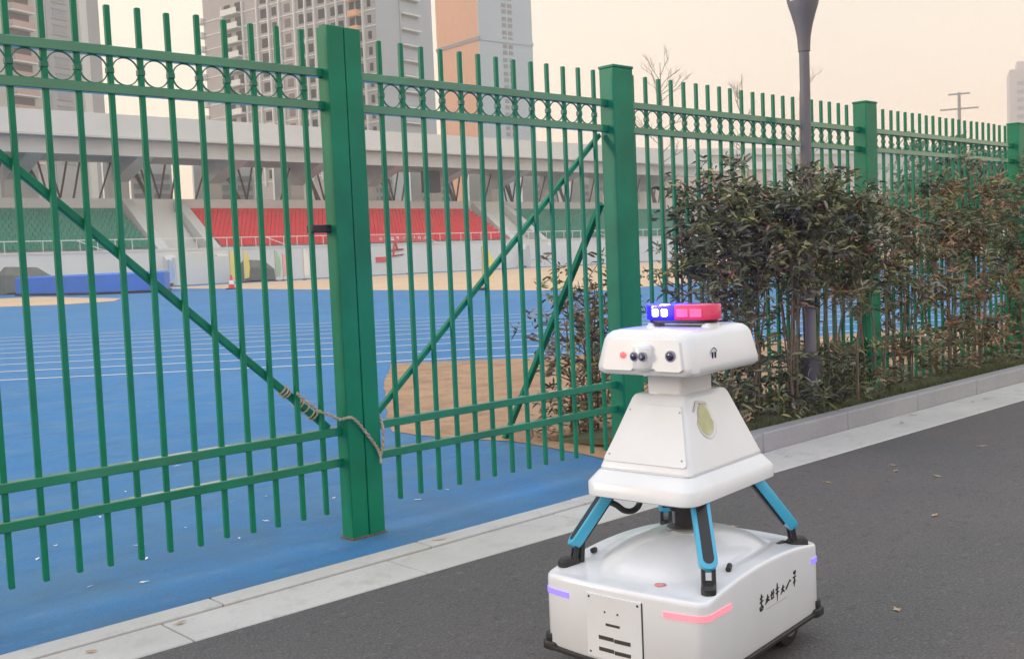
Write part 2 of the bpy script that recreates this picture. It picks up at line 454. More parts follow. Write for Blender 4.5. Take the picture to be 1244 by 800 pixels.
# grass on the bed edge
def grass(n):
    b = MB()
    for _ in range(n):
        xx = random.uniform(5.0, 13.5); t = random.random() ** 1.5
        yy = 3.715 - 0.010 * (xx - 5.5) + t * 0.32; z = rampz(xx) - 0.015 + 0.01
        h = random.uniform(.015, .05); a = random.uniform(0, 6.28); wd = random.uniform(.002, .0045)
        dx, dy = math.cos(a) * wd, math.sin(a) * wd; lx, ly = random.uniform(-.02, .02), random.uniform(-.03, .012)
        b.add([(xx - dx, yy - dy, z - .01), (xx + dx, yy + dy, z - .01), (xx + lx, yy + ly, z + h)], [(0, 1, 2)])
    me = bpy.data.meshes.new("grass"); me.from_pydata(b.v, [], b.f)
    me.materials.append(mat("grass_blade", (0.115, 0.135, 0.045), 0.7, c2=(0.075, 0.085, 0.03), vscale=5))
    return tag(place("grass", me), "short mossy grass along the back of the raised kerb", "grass", kind="stuff")
grass(14000)

# ================================================================== FENCE AND GATE
D = 4.016
PS = 0.1232
pk = MB().obox((0, 0, 0), (.0106, 0, 0), (0, .0106, 0), (0, 0, 1.077)).mesh("picket", M_green, bevel=0.003, segs=1)
def ring_mesh():
    b = MB(); N = 28; r = 0.0525; rings = []
    for i in range(N):
        t = 2 * math.pi * i / N; c = Vector((math.cos(t), 0, math.sin(t)))
        rings.append([c * (r + dr) + Vector((0, dy, 0)) for dr, dy in ((.002, -.004), (.002, .004), (-.002, .004), (-.002, -.004))])
    rings.append(rings[0]); b.loft(rings, cap=False)
    return b.mesh("ring", M_greend, smooth=True, ang=50)
rg = ring_mesh()
clipm = MB().obox((0, 0, 0), (.0142, 0, 0), (0, .0142, 0), (0, 0, .013)).mesh("ring_clip", M_greend, bevel=0.004, segs=1)
def bays(root, xs, gaps):
    for xx in xs:
        o = place("picket", pk, root, (xx + random.gauss(0, .0012), D, 1.203 + random.gauss(0, .002)))
        o.rotation_euler = (random.gauss(0, .0012), random.gauss(0, .0014), random.gauss(0, .02))
        place("ring_clip", clipm, root, (xx, D, 2.03))
    for xx in gaps: place("ring", rg, root, (xx, D, 2.03))
def rails(root, x0, x1):
    for zc, h in ((2.1024, .038), (1.958, .038), (0.4985, .038), (0.3565, .038)):
        MB().box(x0, x1, D - .019, D + .019, zc - h / 2, zc + h / 2).build("rail", M_rail, root, bevel=0.003, segs=1)

gl = thing("gate_leaf", "green steel gate leaf left of the closed double stile, brace falling to the right", "gate")
MB().box(2.668, 2.756, 3.946, 4.034, 0.0, 2.305).build("stile", M_green, gl, bevel=0.005)
xsL = [1.3459 + PS * i for i in range(-3, 11)]
bays(gl, xsL, [xx + PS / 2 for xx in xsL[:-1]])
rails(gl, 0.9, 2.669)
MB().bar((0.93, D + .03, 2.03), (2.63, D + .033, 0.515), .03, .03, (0, 1, 0)).build("brace", M_green, gl, bevel=0.003, segs=1)
MB().bar((2.57, D, 1.414), (2.672, D, 1.414), .05, .035).build("latch", M_dark, gl, bevel=0.004)
MB().box(2.660, 2.758, 3.939, 4.042, -0.005, 0.013).build("base_dirt", M_weld, gl, bevel=0.004)

gr = thing("gate_leaf", "green steel gate leaf right of the closed double stile, brace rising to the right", "gate")
MB().box(2.7605, 2.8485, 3.947, 4.033, 0.004, 2.303).build("stile", M_green, gr, bevel=0.005)
xsR = [2.9978 + PS * i for i in range(13)]
bays(gr, xsR, [xx + PS / 2 for xx in xsR[:-1]])
rails(gr, 2.847, 4.57)
MB().bar((2.90, D + .03, 0.545), (4.545, D + .03, 1.925), .026, .026, (0, 1, 0)).build("brace", M_green, gr, bevel=0.003, segs=1)
MB().box(2.7595, 2.856, 3.940, 4.041, -0.005, 0.012).build("base_dirt", M_weld, gr, bevel=0.004)

fn = thing("steel_fence", "green steel picket fence running from the gate post behind the hedge", "fence")
def fpost(x0, x1, base):
    o = MB().box(x0, x1, 3.946, 4.056, base, 2.30).build("post", M_green, fn, bevel=0.008)
    MB().box(x0 - .003, x1 + .003, 3.943, 4.059, 2.296, 2.312).build("cap", M_green, o, bevel=0.004)
fpost(4.571, 4.741, 0.0); fpost(7.43, 7.60, -.02); fpost(10.30, 10.47, -.02); fpost(13.2, 13.37, -.02)
for x0, x1, xs in ((4.741, 7.43, [4.811 + PS * i for i in range(21)]), (7.60, 10.30, [7.70 + PS * i for i in range(21)]), (10.47, 13.2, [10.56 + PS * i for i in range(21)])):
    bays(fn, xs, [xx + PS / 2 for xx in xs[:-1]])
    rails(fn, x0 + .001, x1 - .001)
MB().bar((4.60, 4.10, 1.54), (4.905, 5.34, 0.0), .035, .035).build("back_strut", M_green, fn, bevel=0.003, segs=1)
# the fence on the other side of the gate (its hinge post stands just out of the picture)
fl = thing("steel_fence", "green steel fence post and pickets at the far left beyond the gate", "fence")
o = MB().box(0.70, 0.87, 3.946, 4.116, 0, 2.30).build("post", M_green, fl, bevel=0.008)

# rope tied round the stiles
def spline(P, n=8):
    P = [Vector(p) for p in P]; out = []
    for i in range(len(P) - 1):
        p0, p1, p2, p3 = P[max(i - 1, 0)], P[i], P[i + 1], P[min(i + 2, len(P) - 1)]
        for k in range(n):
            t = k / n
            out.append(0.5 * ((2 * p1) + (p2 - p0) * t + (2 * p0 - 5 * p1 + 4 * p2 - p3) * t * t + (3 * p1 - p0 - 3 * p2 + p3) * t ** 3))
    out.append(P[-1]); return out
rope = thing("rope", "frayed beige rope tying the two gate stiles together", "rope")
yF = 3.932
rp = spline([(2.44, 3.985, .70), (2.49, 3.985, .655), (2.545, 3.985, .61), (2.60, 3.98, .585), (2.64, 3.96, .56), (2.68, yF - .004, .565), (2.73, yF, .52), (2.78, yF, .455), (2.815, yF, .405),
                  (2.83, yF, .37), (2.842, yF, .40), (2.856, yF + .004, .47), (2.862, 3.96, .53), (2.863, 4.0, .575), (2.86, 4.05, .60)], 16)
for ph in (0, math.pi):
    Q = []
    for i, p in enumerate(rp):
        d = (rp[min(i + 1, len(rp) - 1)] - rp[max(i - 1, 0)]).normalized(); sx = d.cross(Vector((0, 1, 0))).normalized(); sy = sx.cross(d)
        t = i * .55 + ph; Q.append(p + (sx * math.cos(t) + sy * math.sin(t)) * .0036 + Vector((random.gauss(0, .0006), random.gauss(0, .0006), random.gauss(0, .0006))))
    MB().tube(Q, .0041, 6).build("strand", M_rope, rope, smooth=True)
MB().tube(spline([(2.83, yF, .378), (2.823, yF - .01, .345), (2.826, yF - .006, .335)]), .0055, 6).build("loose_end", M_rope, rope, smooth=True)
for cx in (2.405, 2.417, 2.428, 2.478, 2.490, 2.515, 2.545, 2.556):
    cz = 2.03 - .8912 * (cx - .93); P = []; tl = random.uniform(-.25, .25)
    for i in range(15):
        t = 2 * math.pi * i / 14; e1 = .0225 * math.cos(t)
        P.append((cx + e1 * .665 + tl * .02 * math.sin(t), D + .033 + .0225 * math.sin(t), cz + e1 * .747))
    MB().tube(P, .0042, 6).build("knot", M_rope, rope, smooth=True)

# ================================================================== LAMP POST
lp = thing("street_lamp", "grey lamp post with flared bell top standing in the hedge", "lamp post", (6.44, 3.86, 0.10))
MB().lathe([(.085, 0), (.085, .06), (.074, .09), (.074, .36), (.062, .40), (.040, .42)], 20).build("base", M_lampdark, lp, smooth=True)
MB().lathe([(.037, .42), (.034, 2.46)], 20).build("pole", M_lamp, lp, smooth=True)
MB().lathe([(.040, 2.455), (.040, 2.475), (.045, 2.55), (.060, 2.63), (.082, 2.71), (.100, 2.765), (.100, 2.785)], 24).build("bell", M_lamp, lp, smooth=True)
MB().lathe([(.085, 2.786), (.10, 2.90), (.11, 3.1)], 24).build("lamp_glass", M_lampglass, lp, smooth=True)
MB().lathe([(.17, 3.1), (.17, 3.12), (.10, 3.2), (.03, 3.24)], 24).build("hood", M_lamp, lp, smooth=True)
for k in range(4):
    a = k * math.pi / 2 + .4
    MB().bar((.095 * math.cos(a), .095 * math.sin(a), 2.78), (.118 * math.cos(a), .118 * math.sin(a), 3.1), .016).build("cage_bar", M_lamp, lp)

# ================================================================== ROBOT
rb = thing("patrol_robot", "white wheeled patrol robot with cyan arms and flashing beacon on the asphalt", "robot", (2.5698, 1.9935, 0.0), R(6.6))
HA, HB = 0.36, 0.275
def outline(grow=0.0, bulge=0.03):
    P = []
    for x, y in rrect(HA + grow, HB + grow, 0.03 + grow, 5):
        P.append((x, y))
    Q = []
    for i in range(len(P)):      # subdivide straights
        a, c = Vector(P[i]), Vector(P[(i + 1) % len(P)]); L = (c - a).length; n = max(1, int(L / .03))
        for k in range(n): Q.append(a.lerp(c, k / n))
    S = []
    for p in Q:
        fa = 1 - (p.y / (HB + grow)) ** 2
        if p.x < 0: bx = -bulge * max(fa, 0) * min(1, (-p.x / HA) ** 3)
        else: bx = bulge * .7 * max(fa, 0) * min(1, (p.x / HA) ** 3)
        S.append((p.x + bx, p.y))
    return S
def sm(t): t = min(1, max(0, t)); return t * t * (3 - 2 * t)
def top_z(a, b):
    z = .303 + .030 * (1 - (min(1, abs(a) / .34)) ** 2) * sm((abs(b) - .05) / .15)
    ar = 0.006 * (1 - min(1, abs(b) / .27) ** 2)
    rho = ((abs(a) / .315) ** 2.6 + (abs(b) / .232) ** 2.6) ** (1 / 2.6)
    m = .084 * (1 - min(1, rho) ** 2.3) * sm((1.02 - rho) / .22)
    return max(z, .305 + ar + m) if m > .001 else z + ar
OL = outline()
rings = [ring_at([(x * .99, y * .99) for x, y in OL], .088), ring_at(OL, .094)]
rings.append([(x, y, top_z(x, y) - .014) for x, y in OL])
for s, dz in ((.997, -.006), (.989, -.0015), (.975, 0)):
    rings.append([(x * s, y * s, top_z(x * s, y * s) + dz) for x, y in OL])
for s in (.95, .92, .89, .86, .83, .8, .76, .72, .68, .63, .58, .52, .46, .4, .33, .26, .18, .1, .03):
    rings.append([(x * s, y * s, top_z(x * s, y * s)) for x, y in OL])
body = MB().loft(rings).build("body", M_white, rb, smooth=True, ang=50)
PO = outline(.008)
MB().loft([ring_at(PO, .076), ring_at(PO, .0885)]).build("base_plate", M_black, rb, bevel=.002, segs=1)
def edge_a(b, grow=0.0):       # front face position at given b
    return -(HA + grow) - .03 * (1 - (b / (HB + grow)) ** 2)
for sa in (-1, 1):
    for sb in (-1, 1):
        MB().loft([ring_at([(sa * .338 + x, sb * .255 + y) for x, y in rrect(.034, .034, .02)], z) for z in (.072, .098)]).build("corner_bumper", M_black, rb, bevel=.004, smooth=True, ang=30)
        MB().loft([ring_at([(sa * .343 + x, sb * .259 + y) for x, y in rrect(.0225, .0215, .016)], z) for z in (.098, .122)]).build("bumper_clip", M_black, rb, bevel=.002, smooth=True, ang=30)
        wroot = MB().tube([(sa * .225, sb * .165, .075), (sa * .225, sb * .235, .075)], .075, 28).build("wheel", M_black, rb, bevel=.008, smooth=True, ang=30)
        MB().tube([(sa * .225, sb * .2345, .075), (sa * .225, sb * .240, .075)], .042, 20).build("rim", M_steel, wroot, smooth=True)
MB().box(-.28, .28, -.14, .14, .05, .078).build("chassis", M_black, rb, bevel=.006)

def band(name, pts, z0, z1, m, th=.0025, parent=rb):
    """strip hugging the body side along outline points"""
    b = MB(); V = []; F = []
    for i, (x, y, nx, ny) in enumerate(pts):
        V += [(x - nx * .002, y - ny * .002, z0), (x + nx * th, y + ny * th, z0 + .001), (x + nx * th, y + ny * th, z1 - .001), (x - nx * .002, y - ny * .002, z1)]
        if i:
            o = 4 * i; F += [(o - 4, o, o + 1, o - 3), (o - 3, o + 1, o + 2, o - 2), (o - 2, o + 2, o + 3, o - 1), (o - 1, o + 3, o, o - 4)]
    F += [(0, 1, 2, 3), tuple(len(V) - 4 + k for k in (3, 2, 1, 0))]
    b.add(V, F); return b.build(name, m, parent)
def front_pts(b0, b1, n=10):
    r = []
    for i in range(n + 1):
        b = b0 + (b1 - b0) * i / n; s = .06 * b / HB ** 2
        nx, ny = -1, s; L = math.hypot(nx, ny); r.append((edge_a(b), b, nx / L, ny / L))
    return r
def bulged(x, y):
    fa = max(0, 1 - (y / HB) ** 2)
    return x - .03 * fa * min(1, (-x / HA) ** 3) if x < 0 else x + .021 * fa * min(1, (x / HA) ** 3)
def corner_pts(ca, cb, a0, a1, n=8):
    return [(bulged(ca + .03 * math.cos(R(a0 + (a1 - a0) * i / n)), cb + .03 * math.sin(R(a0 + (a1 - a0) * i / n))), cb + .03 * math.sin(R(a0 + (a1 - a0) * i / n)), math.cos(R(a0 + (a1 - a0) * i / n)), math.sin(R(a0 + (a1 - a0) * i / n))) for i in range(n + 1)]
# near corner red strip wraps the corner
near = front_pts(-.155, -.243, 6) + corner_pts(-HA + .03 , -HB + .03, 183, 267) + [(-.33 + .03 * k, -HB, 0, -1) for k in (1, 2, 3, 3.6)]
band("light_strip", near, .252, .270, M_stripred)
left = [(-.33 + .03 * k, HB, 0, 1) for k in (3, 2, 1)] + corner_pts(-HA + .03, HB - .03, 93, 177) + front_pts(.243, .170, 6)
band("light_strip", left, .246, .264, M_stripblue)
rightp = [(.30 + .01 * k, -HB, 0, -1) for k in range(0, 4)] + corner_pts(HA - .03, -HB + .03, 273, 357)
band("light_strip", rightp, .246, .264, M_stripblue)
# front service hatch
def curved_plate(name, b0, b1, z0, z1, th, m, parent):
    return band(name, front_pts(b0, b1, 10), z0, z1, m, th, parent)
hatch = curved_plate("service_hatch", .098, -.088, .098, .283, .004, M_white2, rb)
curved_plate("hatch_gap", -.0885, -.0915, .098, .283, .0012, M_vent, hatch)
curved_plate("port_slot", .030, -.018, .197, .206, .0048, M_vent, hatch)
curved_plate("vent", .056, .004, .154, .167, .0048, M_vent, hatch)
curved_plate("vent", .002, -.052, .152, .165, .0048, M_vent, hatch)
curved_plate("vent", .056, .004, .120, .133, .0048, M_vent, hatch)
curved_plate("vent", .002, -.052, .118, .131, .0048, M_vent, hatch)
for b, z, r in ((.088, .273, .0035), (-.078, .273, .0035), (.088, .112, .003), (-.078, .112, .003), (.032, .237, .003), (-.012, .237, .003)):
    a = edge_a(b) - .004
    MB().tube([(a + .001, b, z), (a - .0012, b, z)], r, 10).build("screw", M_dark, hatch)
# brush lettering on the long side: seven separate brush marks
def stroke(b, p, q, w0, w1):
    """tapered brush stroke on the side face; (a, z)"""
    p, q = Vector((p[0], p[1])), Vector((q[0], q[1])); d = (q - p).normalized(); n = Vector((-d.y, d.x))
    prof = [(0, .25), (.12, .8), (.35, 1), (.7, .75), (1, .2)]
    V = []; F = []
    for i, (t, k) in enumerate(prof):
        c = p.lerp(q, t); wd = (w0 + (w1 - w0) * t) * k / 2
        for yy in (-HB + .0005, -HB - .0012):
            V += [(c.x - n.x * wd, yy, c.y - n.y * wd), (c.x + n.x * wd, yy, c.y + n.y * wd)]
        if i:
            o = 4 * i; F += [(o - 2, o + 2, o + 3, o - 1), (o - 4, o - 3, o + 1, o), (o - 4, o, o + 2, o - 2), (o - 3, o - 1, o + 3, o + 1)]
    b.add(V, F)
glyphs = [
    (-.040, .223, [((0, .024), (-.002, -.024), 6, 5), ((-.010, .010), (.011, .014), 4, 3), ((-.011, -.002), (.012, .002), 4, 3), ((-.008, -.014), (-.010, -.026), 5, 4), ((.004, -.012), (.008, -.025), 5, 6), ((-.010, -.026), (.008, -.026), 5, 4)]),
    (-.003, .222, [((.002, .013), (.000, -.012), 5, 5), ((-.009, -.002), (.012, .003), 4, 3), ((-.002, -.004), (-.012, -.016), 5, 4), ((.001, -.004), (.012, -.008), 4, 5)]),
    (.030, .225, [((-.004, .014), (-.006, -.014), 5, 4), ((.006, .016), (.004, -.012), 5, 4), ((-.012, .000), (.011, .004), 4, 3), ((-.010, -.012), (.010, -.010), 3, 4)]),
    (.062, .225, [((.000, .028), (-.001, -.030), 6, 4), ((-.010, .008), (.010, .011), 4, 3), ((-.010, -.004), (.010, -.001), 4, 3)]),
    (.098, .223, [((.002, .014), (-.001, -.008), 6, 5), ((-.010, .001), (.011, .005), 4, 3), ((-.003, -.004), (-.013, -.014), 5, 3), ((.002, -.003), (.010, -.012), 5, 4)]),
    (.136, .227, [((-.016, -.012), (.012, .014), 6, 4), ((.006, .012), (.017, .006), 4, 3)]),
    (.178, .229, [((-.004, .030), (.002, .018), 7, 5), ((.007, .032), (.004, .016), 6, 4), ((-.010, .010), (.012, .012), 4, 4), ((.002, .008), (-.002, -.020), 6, 5), ((-.009, -.006), (.010, -.003), 4, 3)]),
]
for ga, gz_, strokes in glyphs:
    b = MB()
    for p, q, w0, w1 in strokes:
        stroke(b, (ga + p[0] * 1.15, gz_ + p[1] * .95), (ga + q[0] * 1.15, gz_ + q[1] * .95), w0 * .0015, w1 * .0015)
    b.build("brush_character", M_ink, rb)
b = MB()
for i in range(22):
    a0 = -.01 + i * .0062
    stroke(b, (a0, .193 + random.uniform(-.001, .001)), (a0 + .004, .193 + random.uniform(-.002, .002)), .004, .003)
b.build("small_lettering", M_inkfaint, rb)
# things on the top cover
MB().lathe([(.018, 0), (.018, .003), (.015, .004)], 20, (-.296, -.095, top_z(-.296, -.095) - .001)).build("red_sticker", M_sticker, rb)
for a, b_, ang in ((-.13, -.222, 20), (-.175, .222, 200)):
    z = top_z(a, b_) + .008; d = Vector((math.cos(R(ang)), math.sin(R(ang)), .15))
    MB().tube([Vector((a, b_, z)) - d * .016, Vector((a, b_, z)) + d * .016], .0085, 10).build("cable_gland", M_black, rb, bevel=.002, smooth=True, ang=30)
MB().loft([ring_at([(.235 + x, -.205 + y) for x, y in rrect(.026, .007, .006)], z) for z in (top_z(.235, -.205) - .004, top_z(.235, -.205) + .003)]).build("grip_slot", M_black, rb)
# centre column
MB().lathe([(.040, .385), (.040, .40), (.030, .402), (.030, .452), (.045, .455), (.045, .50), (.035, .502), (.035, .535)], 22).build("centre_column", M_dark, rb, smooth=True)
MB().lathe([(.060, .384), (.060, .398), (.055, .402)], 22).build("column_flange", M_steel, rb, smooth=True)
# four arms
for sa in (-1, 1):
    for sb in (-1, 1):
        T_ = Vector((sa * .165, sb * .150, .545)); K_ = Vector((sa * .262, sb * .232, .375))
        u = (K_ - T_); L = u.length; u.normalize()
        wv = Vector((-sb * .65, sa * .76, 0)).normalized(); wv = (wv - u * wv.dot(u)).normalized(); nv = u.cross(wv)
        if nv.dot(Vector((sa, sb, 0.5))) < 0: nv = -nv
        def stad(hw, l0, l1, seg=8):   # stadium outline in (u, w)
            P = [(l0, -hw), (l0, hw)]
            for k in range(seg + 1):
                t = R(90 - 180 * k / seg); P.append((l1 - hw + hw * math.cos(t), hw * math.sin(t)))
            return P
        def plate(hw, l0, l1, n0, n1):
            S = stad(hw, l0, l1); return MB().loft([[T_ + u * p + wv * q + nv * nn for p, q in S] for nn in (n0, n1)])
        arm = plate(.026, 0, L + .012, -.016, .016).build("arm", M_cyan, rb, bevel=.003, smooth=True, ang=30)
        plate(.0155, .0, L - .004, .0162, .0172).build("arm_slot", M_dark, arm)
        MB().obox(T_ + u * (L * .48) - nv * .018, u * (L * .40), wv * .016, nv * .006).build("arm_back", M_dark, arm, bevel=.003)
        foot = Vector((sa * .283, sb * .240, 0)); fz = top_z(foot.x, foot.y)
        out_ = Vector((sa * .55, sb * .30, 0)).normalized(); side = Vector((-out_.y, out_.x, 0))
        br = MB()
        for q in (-1, 1):
            c0 = K_ + wv * q * .0145 - u * .015; c1 = Vector((K_.x + sa * .004, K_.y + sb * .001, fz + .004)) + wv * q * .0145
            br.bar(c0, c1, .011, .016, tuple(nv))
        br.build("fork", M_dark, arm, bevel=.002)
        pc = Vector((K_.x + sa * .004, K_.y + sb * .001, 0)) + out_ * .014
        PP = [pc + out_ * x + side * y for x, y in rrect(.036, .021, .018)]
        MB().loft([[(p.x, p.y, fz - .003) for p in PP], [(p.x, p.y, fz + .012) for p in PP], [(pc.x + (p.x - pc.x) * .75, pc.y + (p.y - pc.y) * .75, fz + .021) for p in PP]]).build("foot", M_black, arm, smooth=True)
# hose on the fence-side arm
MB().tube(spline([(-.062, .115, .535), (-.062, .12, .475), (-.082, .13, .452), (-.115, .142, .456), (-.145, .155, .480), (-.175, .168, .492), (-.205, .18, .478), (-.232, .197, .435), (-.246, .208, .395), (-.250, .212, .355), (-.252, .214, .31)]), .0095, 10).build("hose", M_black, rb, smooth=True)
# carrier slab
S0 = [rrect(.255, .178, .045, 6), rrect(.268, .190, .05, 6), rrect(.268, .190, .05, 6), rrect(.262, .184, .048, 6), rrect(.234, .165, .035, 6), rrect(.228, .160, .03, 6)]
MB().loft([ring_at(P, z) for P, z in zip(S0, (.528, .534, .570, .578, .603, .606))]).build("carrier_slab", M_white, rb, smooth=True, ang=55)
# torso
TP = [(.222, .157, .022, .607), (.224, .159, .022, .612), (.222, .157, .022, .618), (.130, .098, .018, .812), (.122, .091, .016, .822), (.112, .082, .014, .825)]
tor = MB().loft([ring_at(rrect(a, b, r, 5), z) for a, b, r, z in TP]).build("torso", M_white, rb, smooth=True, ang=45)
def torso_a(z): return -(.222 - (z - .618) / (.812 - .618) * (.222 - .130))
def torso_b(z): return -(.157 - (z - .618) / (.812 - .618) * (.157 - .098))
cv = []
for z, hb in ((.632, .137), (.640, .143), (.79, .090), (.797, .084)):
    cv.append((z, hb))
V = []
for th in (.0005, -.004):
    for z, hb in cv: V += [(torso_a(z) + th, hb, z), (torso_a(z) + th, -hb, z)]
n = len(cv) * 2; F = []
for i in range(len(cv) - 1):
    F += [(2 * i, 2 * i + 1, 2 * i + 3, 2 * i + 2), (n + 2 * i, n + 2 * i + 2, n + 2 * i + 3, n + 2 * i + 1), (2 * i, 2 * i + 2, n + 2 * i + 2, n + 2 * i), (2 * i + 1, n + 2 * i + 1, n + 2 * i + 3, 2 * i + 3)]
F += [(0, n, n + 1, 1), (n - 2, n - 1, 2 * n - 1, 2 * n - 2)]
MB().add(V, F).build("front_cover", M_white2, tor, bevel=.002, segs=2)
for b_, z in ((.125, .652), (-.125, .652), (.086, .780), (-.086, .780)):
    MB().tube([(torso_a(z) - .003, b_, z), (torso_a(z) - .0052, b_, z)], .003, 10).build("screw", M_steel, tor)
# emblem on the torso side: pale green shield with an outline and a small roof shape
def side_poly(name, pts, m, off, parent, th=.0012):
    V = [(a, torso_b(z) - off, z) for a, z in pts] + [(a, torso_b(z) - off - th, z) for a, z in pts]
    n = len(pts); F = [tuple(range(n)), tuple(range(2 * n - 1, n - 1, -1))] + [(i, (i + 1) % n, n + (i + 1) % n, n + i) for i in range(n)]
    return MB().add(V, F).build(name, m, parent)
ec, ez = -.055, .745
def shield(k, n=24):
    P = []
    for i in range(n):
        t = 2 * math.pi * i / n; P.append((ec + .054 * k * math.sin(t) * (1.0 if math.cos(t) < 0 else .82), ez + .052 * k * math.cos(t)))
    return P
em = side_poly("emblem", shield(1.0), M_emblem2, 0.0003, tor)
side_poly("emblem_ring", shield(.94), M_white, 0.0017, em, .0006)
side_poly("emblem_field", [(ec - .006 + (a - ec) * .78, ez + .004 + (z - ez) * .88) for a, z in shield(1.0)], M_emblem, 0.0025, em, .0006)
side_poly("emblem_mark", [(ec - .058, ez + .036), (ec - .030, ez + .064), (ec + .018, ez + .056), (ec + .028, ez + .042), (ec + .016, ez + .048), (ec - .026, ez + .055), (ec - .050, ez + .034)], M_emblem2, 0.0034, em, .0006)
# neck
MB().loft([ring_at(rrect(.092, .062, .014, 5), z) for z in (.82, .905)]).build("neck", M_white2, rb, smooth=True)
# head
HP = [(.170, .135, .03, .888), (.198, .160, .034, .892), (.207, .172, .036, .902), (.2075, .1725, .036, .918), (.196, .155, .036, .995), (.190, .148, .036, 1.008), (.178, .136, .032, 1.018), (.160, .118, .03, 1.022)]
head = MB().loft([ring_at(rrect(a, b, r, 6), z) for a, b, r, z in HP]).build("head", M_white, rb, smooth=True, ang=50)
def head_a(z): return -(.2075 - (z - .918) / (.995 - .918) * (.2075 - .196))
def head_b(z): return -(.1725 - (z - .918) / (.995 - .918) * (.1725 - .155))
# raised front bezel
FB = [(-.130, .905), (-.140, .912), (-.125, .990), (-.113, .998), (.113, .998), (.125, .990), (.140, .912), (.130, .905), (.035, .905), (.028, .912), (-.045, .912), (-.052, .905)]
V = [(head_a(z) + .001, b, z) for b, z in FB] + [(head_a(z) - .006, b * .985, z) for b, z in FB]
n = len(FB); F = [tuple(range(n)), tuple(range(2 * n - 1, n - 1, -1))] + [(i, (i + 1) % n, n + (i + 1) % n, n + i) for i in range(n)]
MB().add(V, F).build("front_bezel", M_white, head, bevel=.0025, segs=2)
# camera pod
pod = MB().loft([[(-.205 - .028 * math.sin(t) * k, .0 + .034 * math.cos(t) * k - .004, z) for t in [math.pi * i / 14 for i in range(15)]] for z, k in ((.906, .6), (.911, .9), (.918, 1), (.972, 1), (.980, .88), (.984, .6))]).build("camera_pod", M_white, head, smooth=True, ang=60)
def lens(b, z, a, r, parent, ring=True, m=None, nm="lens"):
    if ring: MB().tube([(a + .004, b, z), (a - .0035, b, z)], r * 1.32, 20).build("lens_ring", M_lensring, parent, smooth=True, ang=40)
    MB().loft([[(a - dz, b + rr * math.cos(2 * math.pi * k / 20), z + rr * math.sin(2 * math.pi * k / 20)) for k in range(20)] for rr, dz in ((r, .0), (r, .0045), (r * .8, .0065), (r * .3, .0075))]).build(nm, m or M_lens, parent, smooth=True)
lens(.010, .950, -.2315, .0105, pod)
lens(-.018, .950, -.2305, .0105, pod)
MB().tube([(-.2385, -.018, .950), (-.240, -.018, .950)], .0045, 12).build("lens_core", M_lensring, pod)
lens(-.098, .951, head_a(.951) - .006, .0125, head)
lens(.064, .951, head_a(.951) - .006, .0095, head, ring=False, m=M_redled, nm="red_indicator")
# socket on the head's side
sz = .948
MB().tube([(-.085, head_b(sz) + .003, sz), (-.085, head_b(sz) - .0015, sz)], .021, 24).build("side_sensor", M_white2, head, smooth=True, ang=40)
b = MB()
for i in range(12):
    t0, t1 = R(20 + 150 * i / 12), R(20 + 150 * (i + 1) / 12)
    b.bar((-.085 + .018 * math.cos(t0), head_b(sz) - .0016, sz + .018 * math.sin(t0)), (-.085 + .018 * math.cos(t1), head_b(sz) - .0016, sz + .018 * math.sin(t1)), .003, .002)
b.build("sensor_arc", M_lensring, head)
for da in (-.008, .008):
    MB().tube([(-.085 + da, head_b(sz) - .001, sz - .012), (-.085 + da, head_b(sz - .0) - .001, sz + .006)], .0042, 8).build("sensor_window", M_lens, head, smooth=True)
# light bar
lbr = MB().loft([ring_at([(x, y - .02) for x, y in rrect(.045, .11, .04, 8)], z) for z in (1.032, 1.042)]).build("light_bar", M_dark, rb, bevel=.002, smooth=True, ang=30)
for by in (.075, -.115):
    MB().loft([ring_at([(x - .005, y + by) for x, y in rrect(.040, .016, .008, 3)], 1.019), ring_at([(x - .005, y + by) for x, y in rrect(.030, .010, .006, 3)], 1.033)]).build("bracket", M_white, lbr, smooth=True)
def half_bar(y0, y1, end, name, m):
    P = []
    for x, y in rrect(.047, .122, .044, 8):
        P.append((x, y - .02))
    Q = [(x, min(max(y, y0), y1)) for x, y in P]
    U = []
    for p in Q:
        if not U or (Vector(p) - Vector(U[-1])).length > 1e-5: U.append(p)
    if (Vector(U[0]) - Vector(U[-1])).length < 1e-5: U.pop()
    cy = (y0 + y1) / 2
    return MB().loft([ring_at(U, 1.043), ring_at(U, 1.082), ring_at([(x * .97, cy + (y - cy) * .97) for x, y in U], 1.087), ring_at([(x * .9, cy + (y - cy) * .93) for x, y in U], 1.089)]).build(name, m, lbr, smooth=True, ang=40)
hb1 = half_bar(-.0145, .2, 1, "blue_light", M_bluelens)
hb2 = half_bar(-.2, -.0165, 1, "red_light", M_redlens)
for by in (.050, .018):
    MB().box(-.0525, -.0465, by - .009, by + .009, 1.054, 1.075).build("led", M_blueled, hb1, bevel=.002)
for by, hw in ((-.044, .019), (-.090, .020)):
    MB().box(-.0495, -.0462, by - hw, by + hw, 1.052, 1.076).build("reflector", M_pinklens, hb2, bevel=.002)
ld = bpy.data.lights.new("beacon_glow", 'POINT'); ld.energy = 14; ld.color = (0.05, 0.03, 1.0); ld.shadow_soft_size = 0.02
lo = bpy.data.objects.new("beacon_glow", ld); col.objects.link(lo); lo.parent = rb; lo.location = (-.02, .035, 1.115)
l2 = bpy.data.lights.new("beacon_rear_glow", 'SPOT'); l2.energy = 60; l2.color = (0.05, 0.03, 1.0); l2.shadow_soft_size = 0.03; l2.spot_size = R(110); l2.spot_blend = 0.9
o2 = bpy.data.objects.new("beacon_rear_glow", l2); col.objects.link(o2); o2.parent = rb; o2.location = (.056, .04, 1.075)
o2.rotation_euler = Vector((0.80, 0.62, -0.02)).to_track_quat('-Z', 'Y').to_euler()

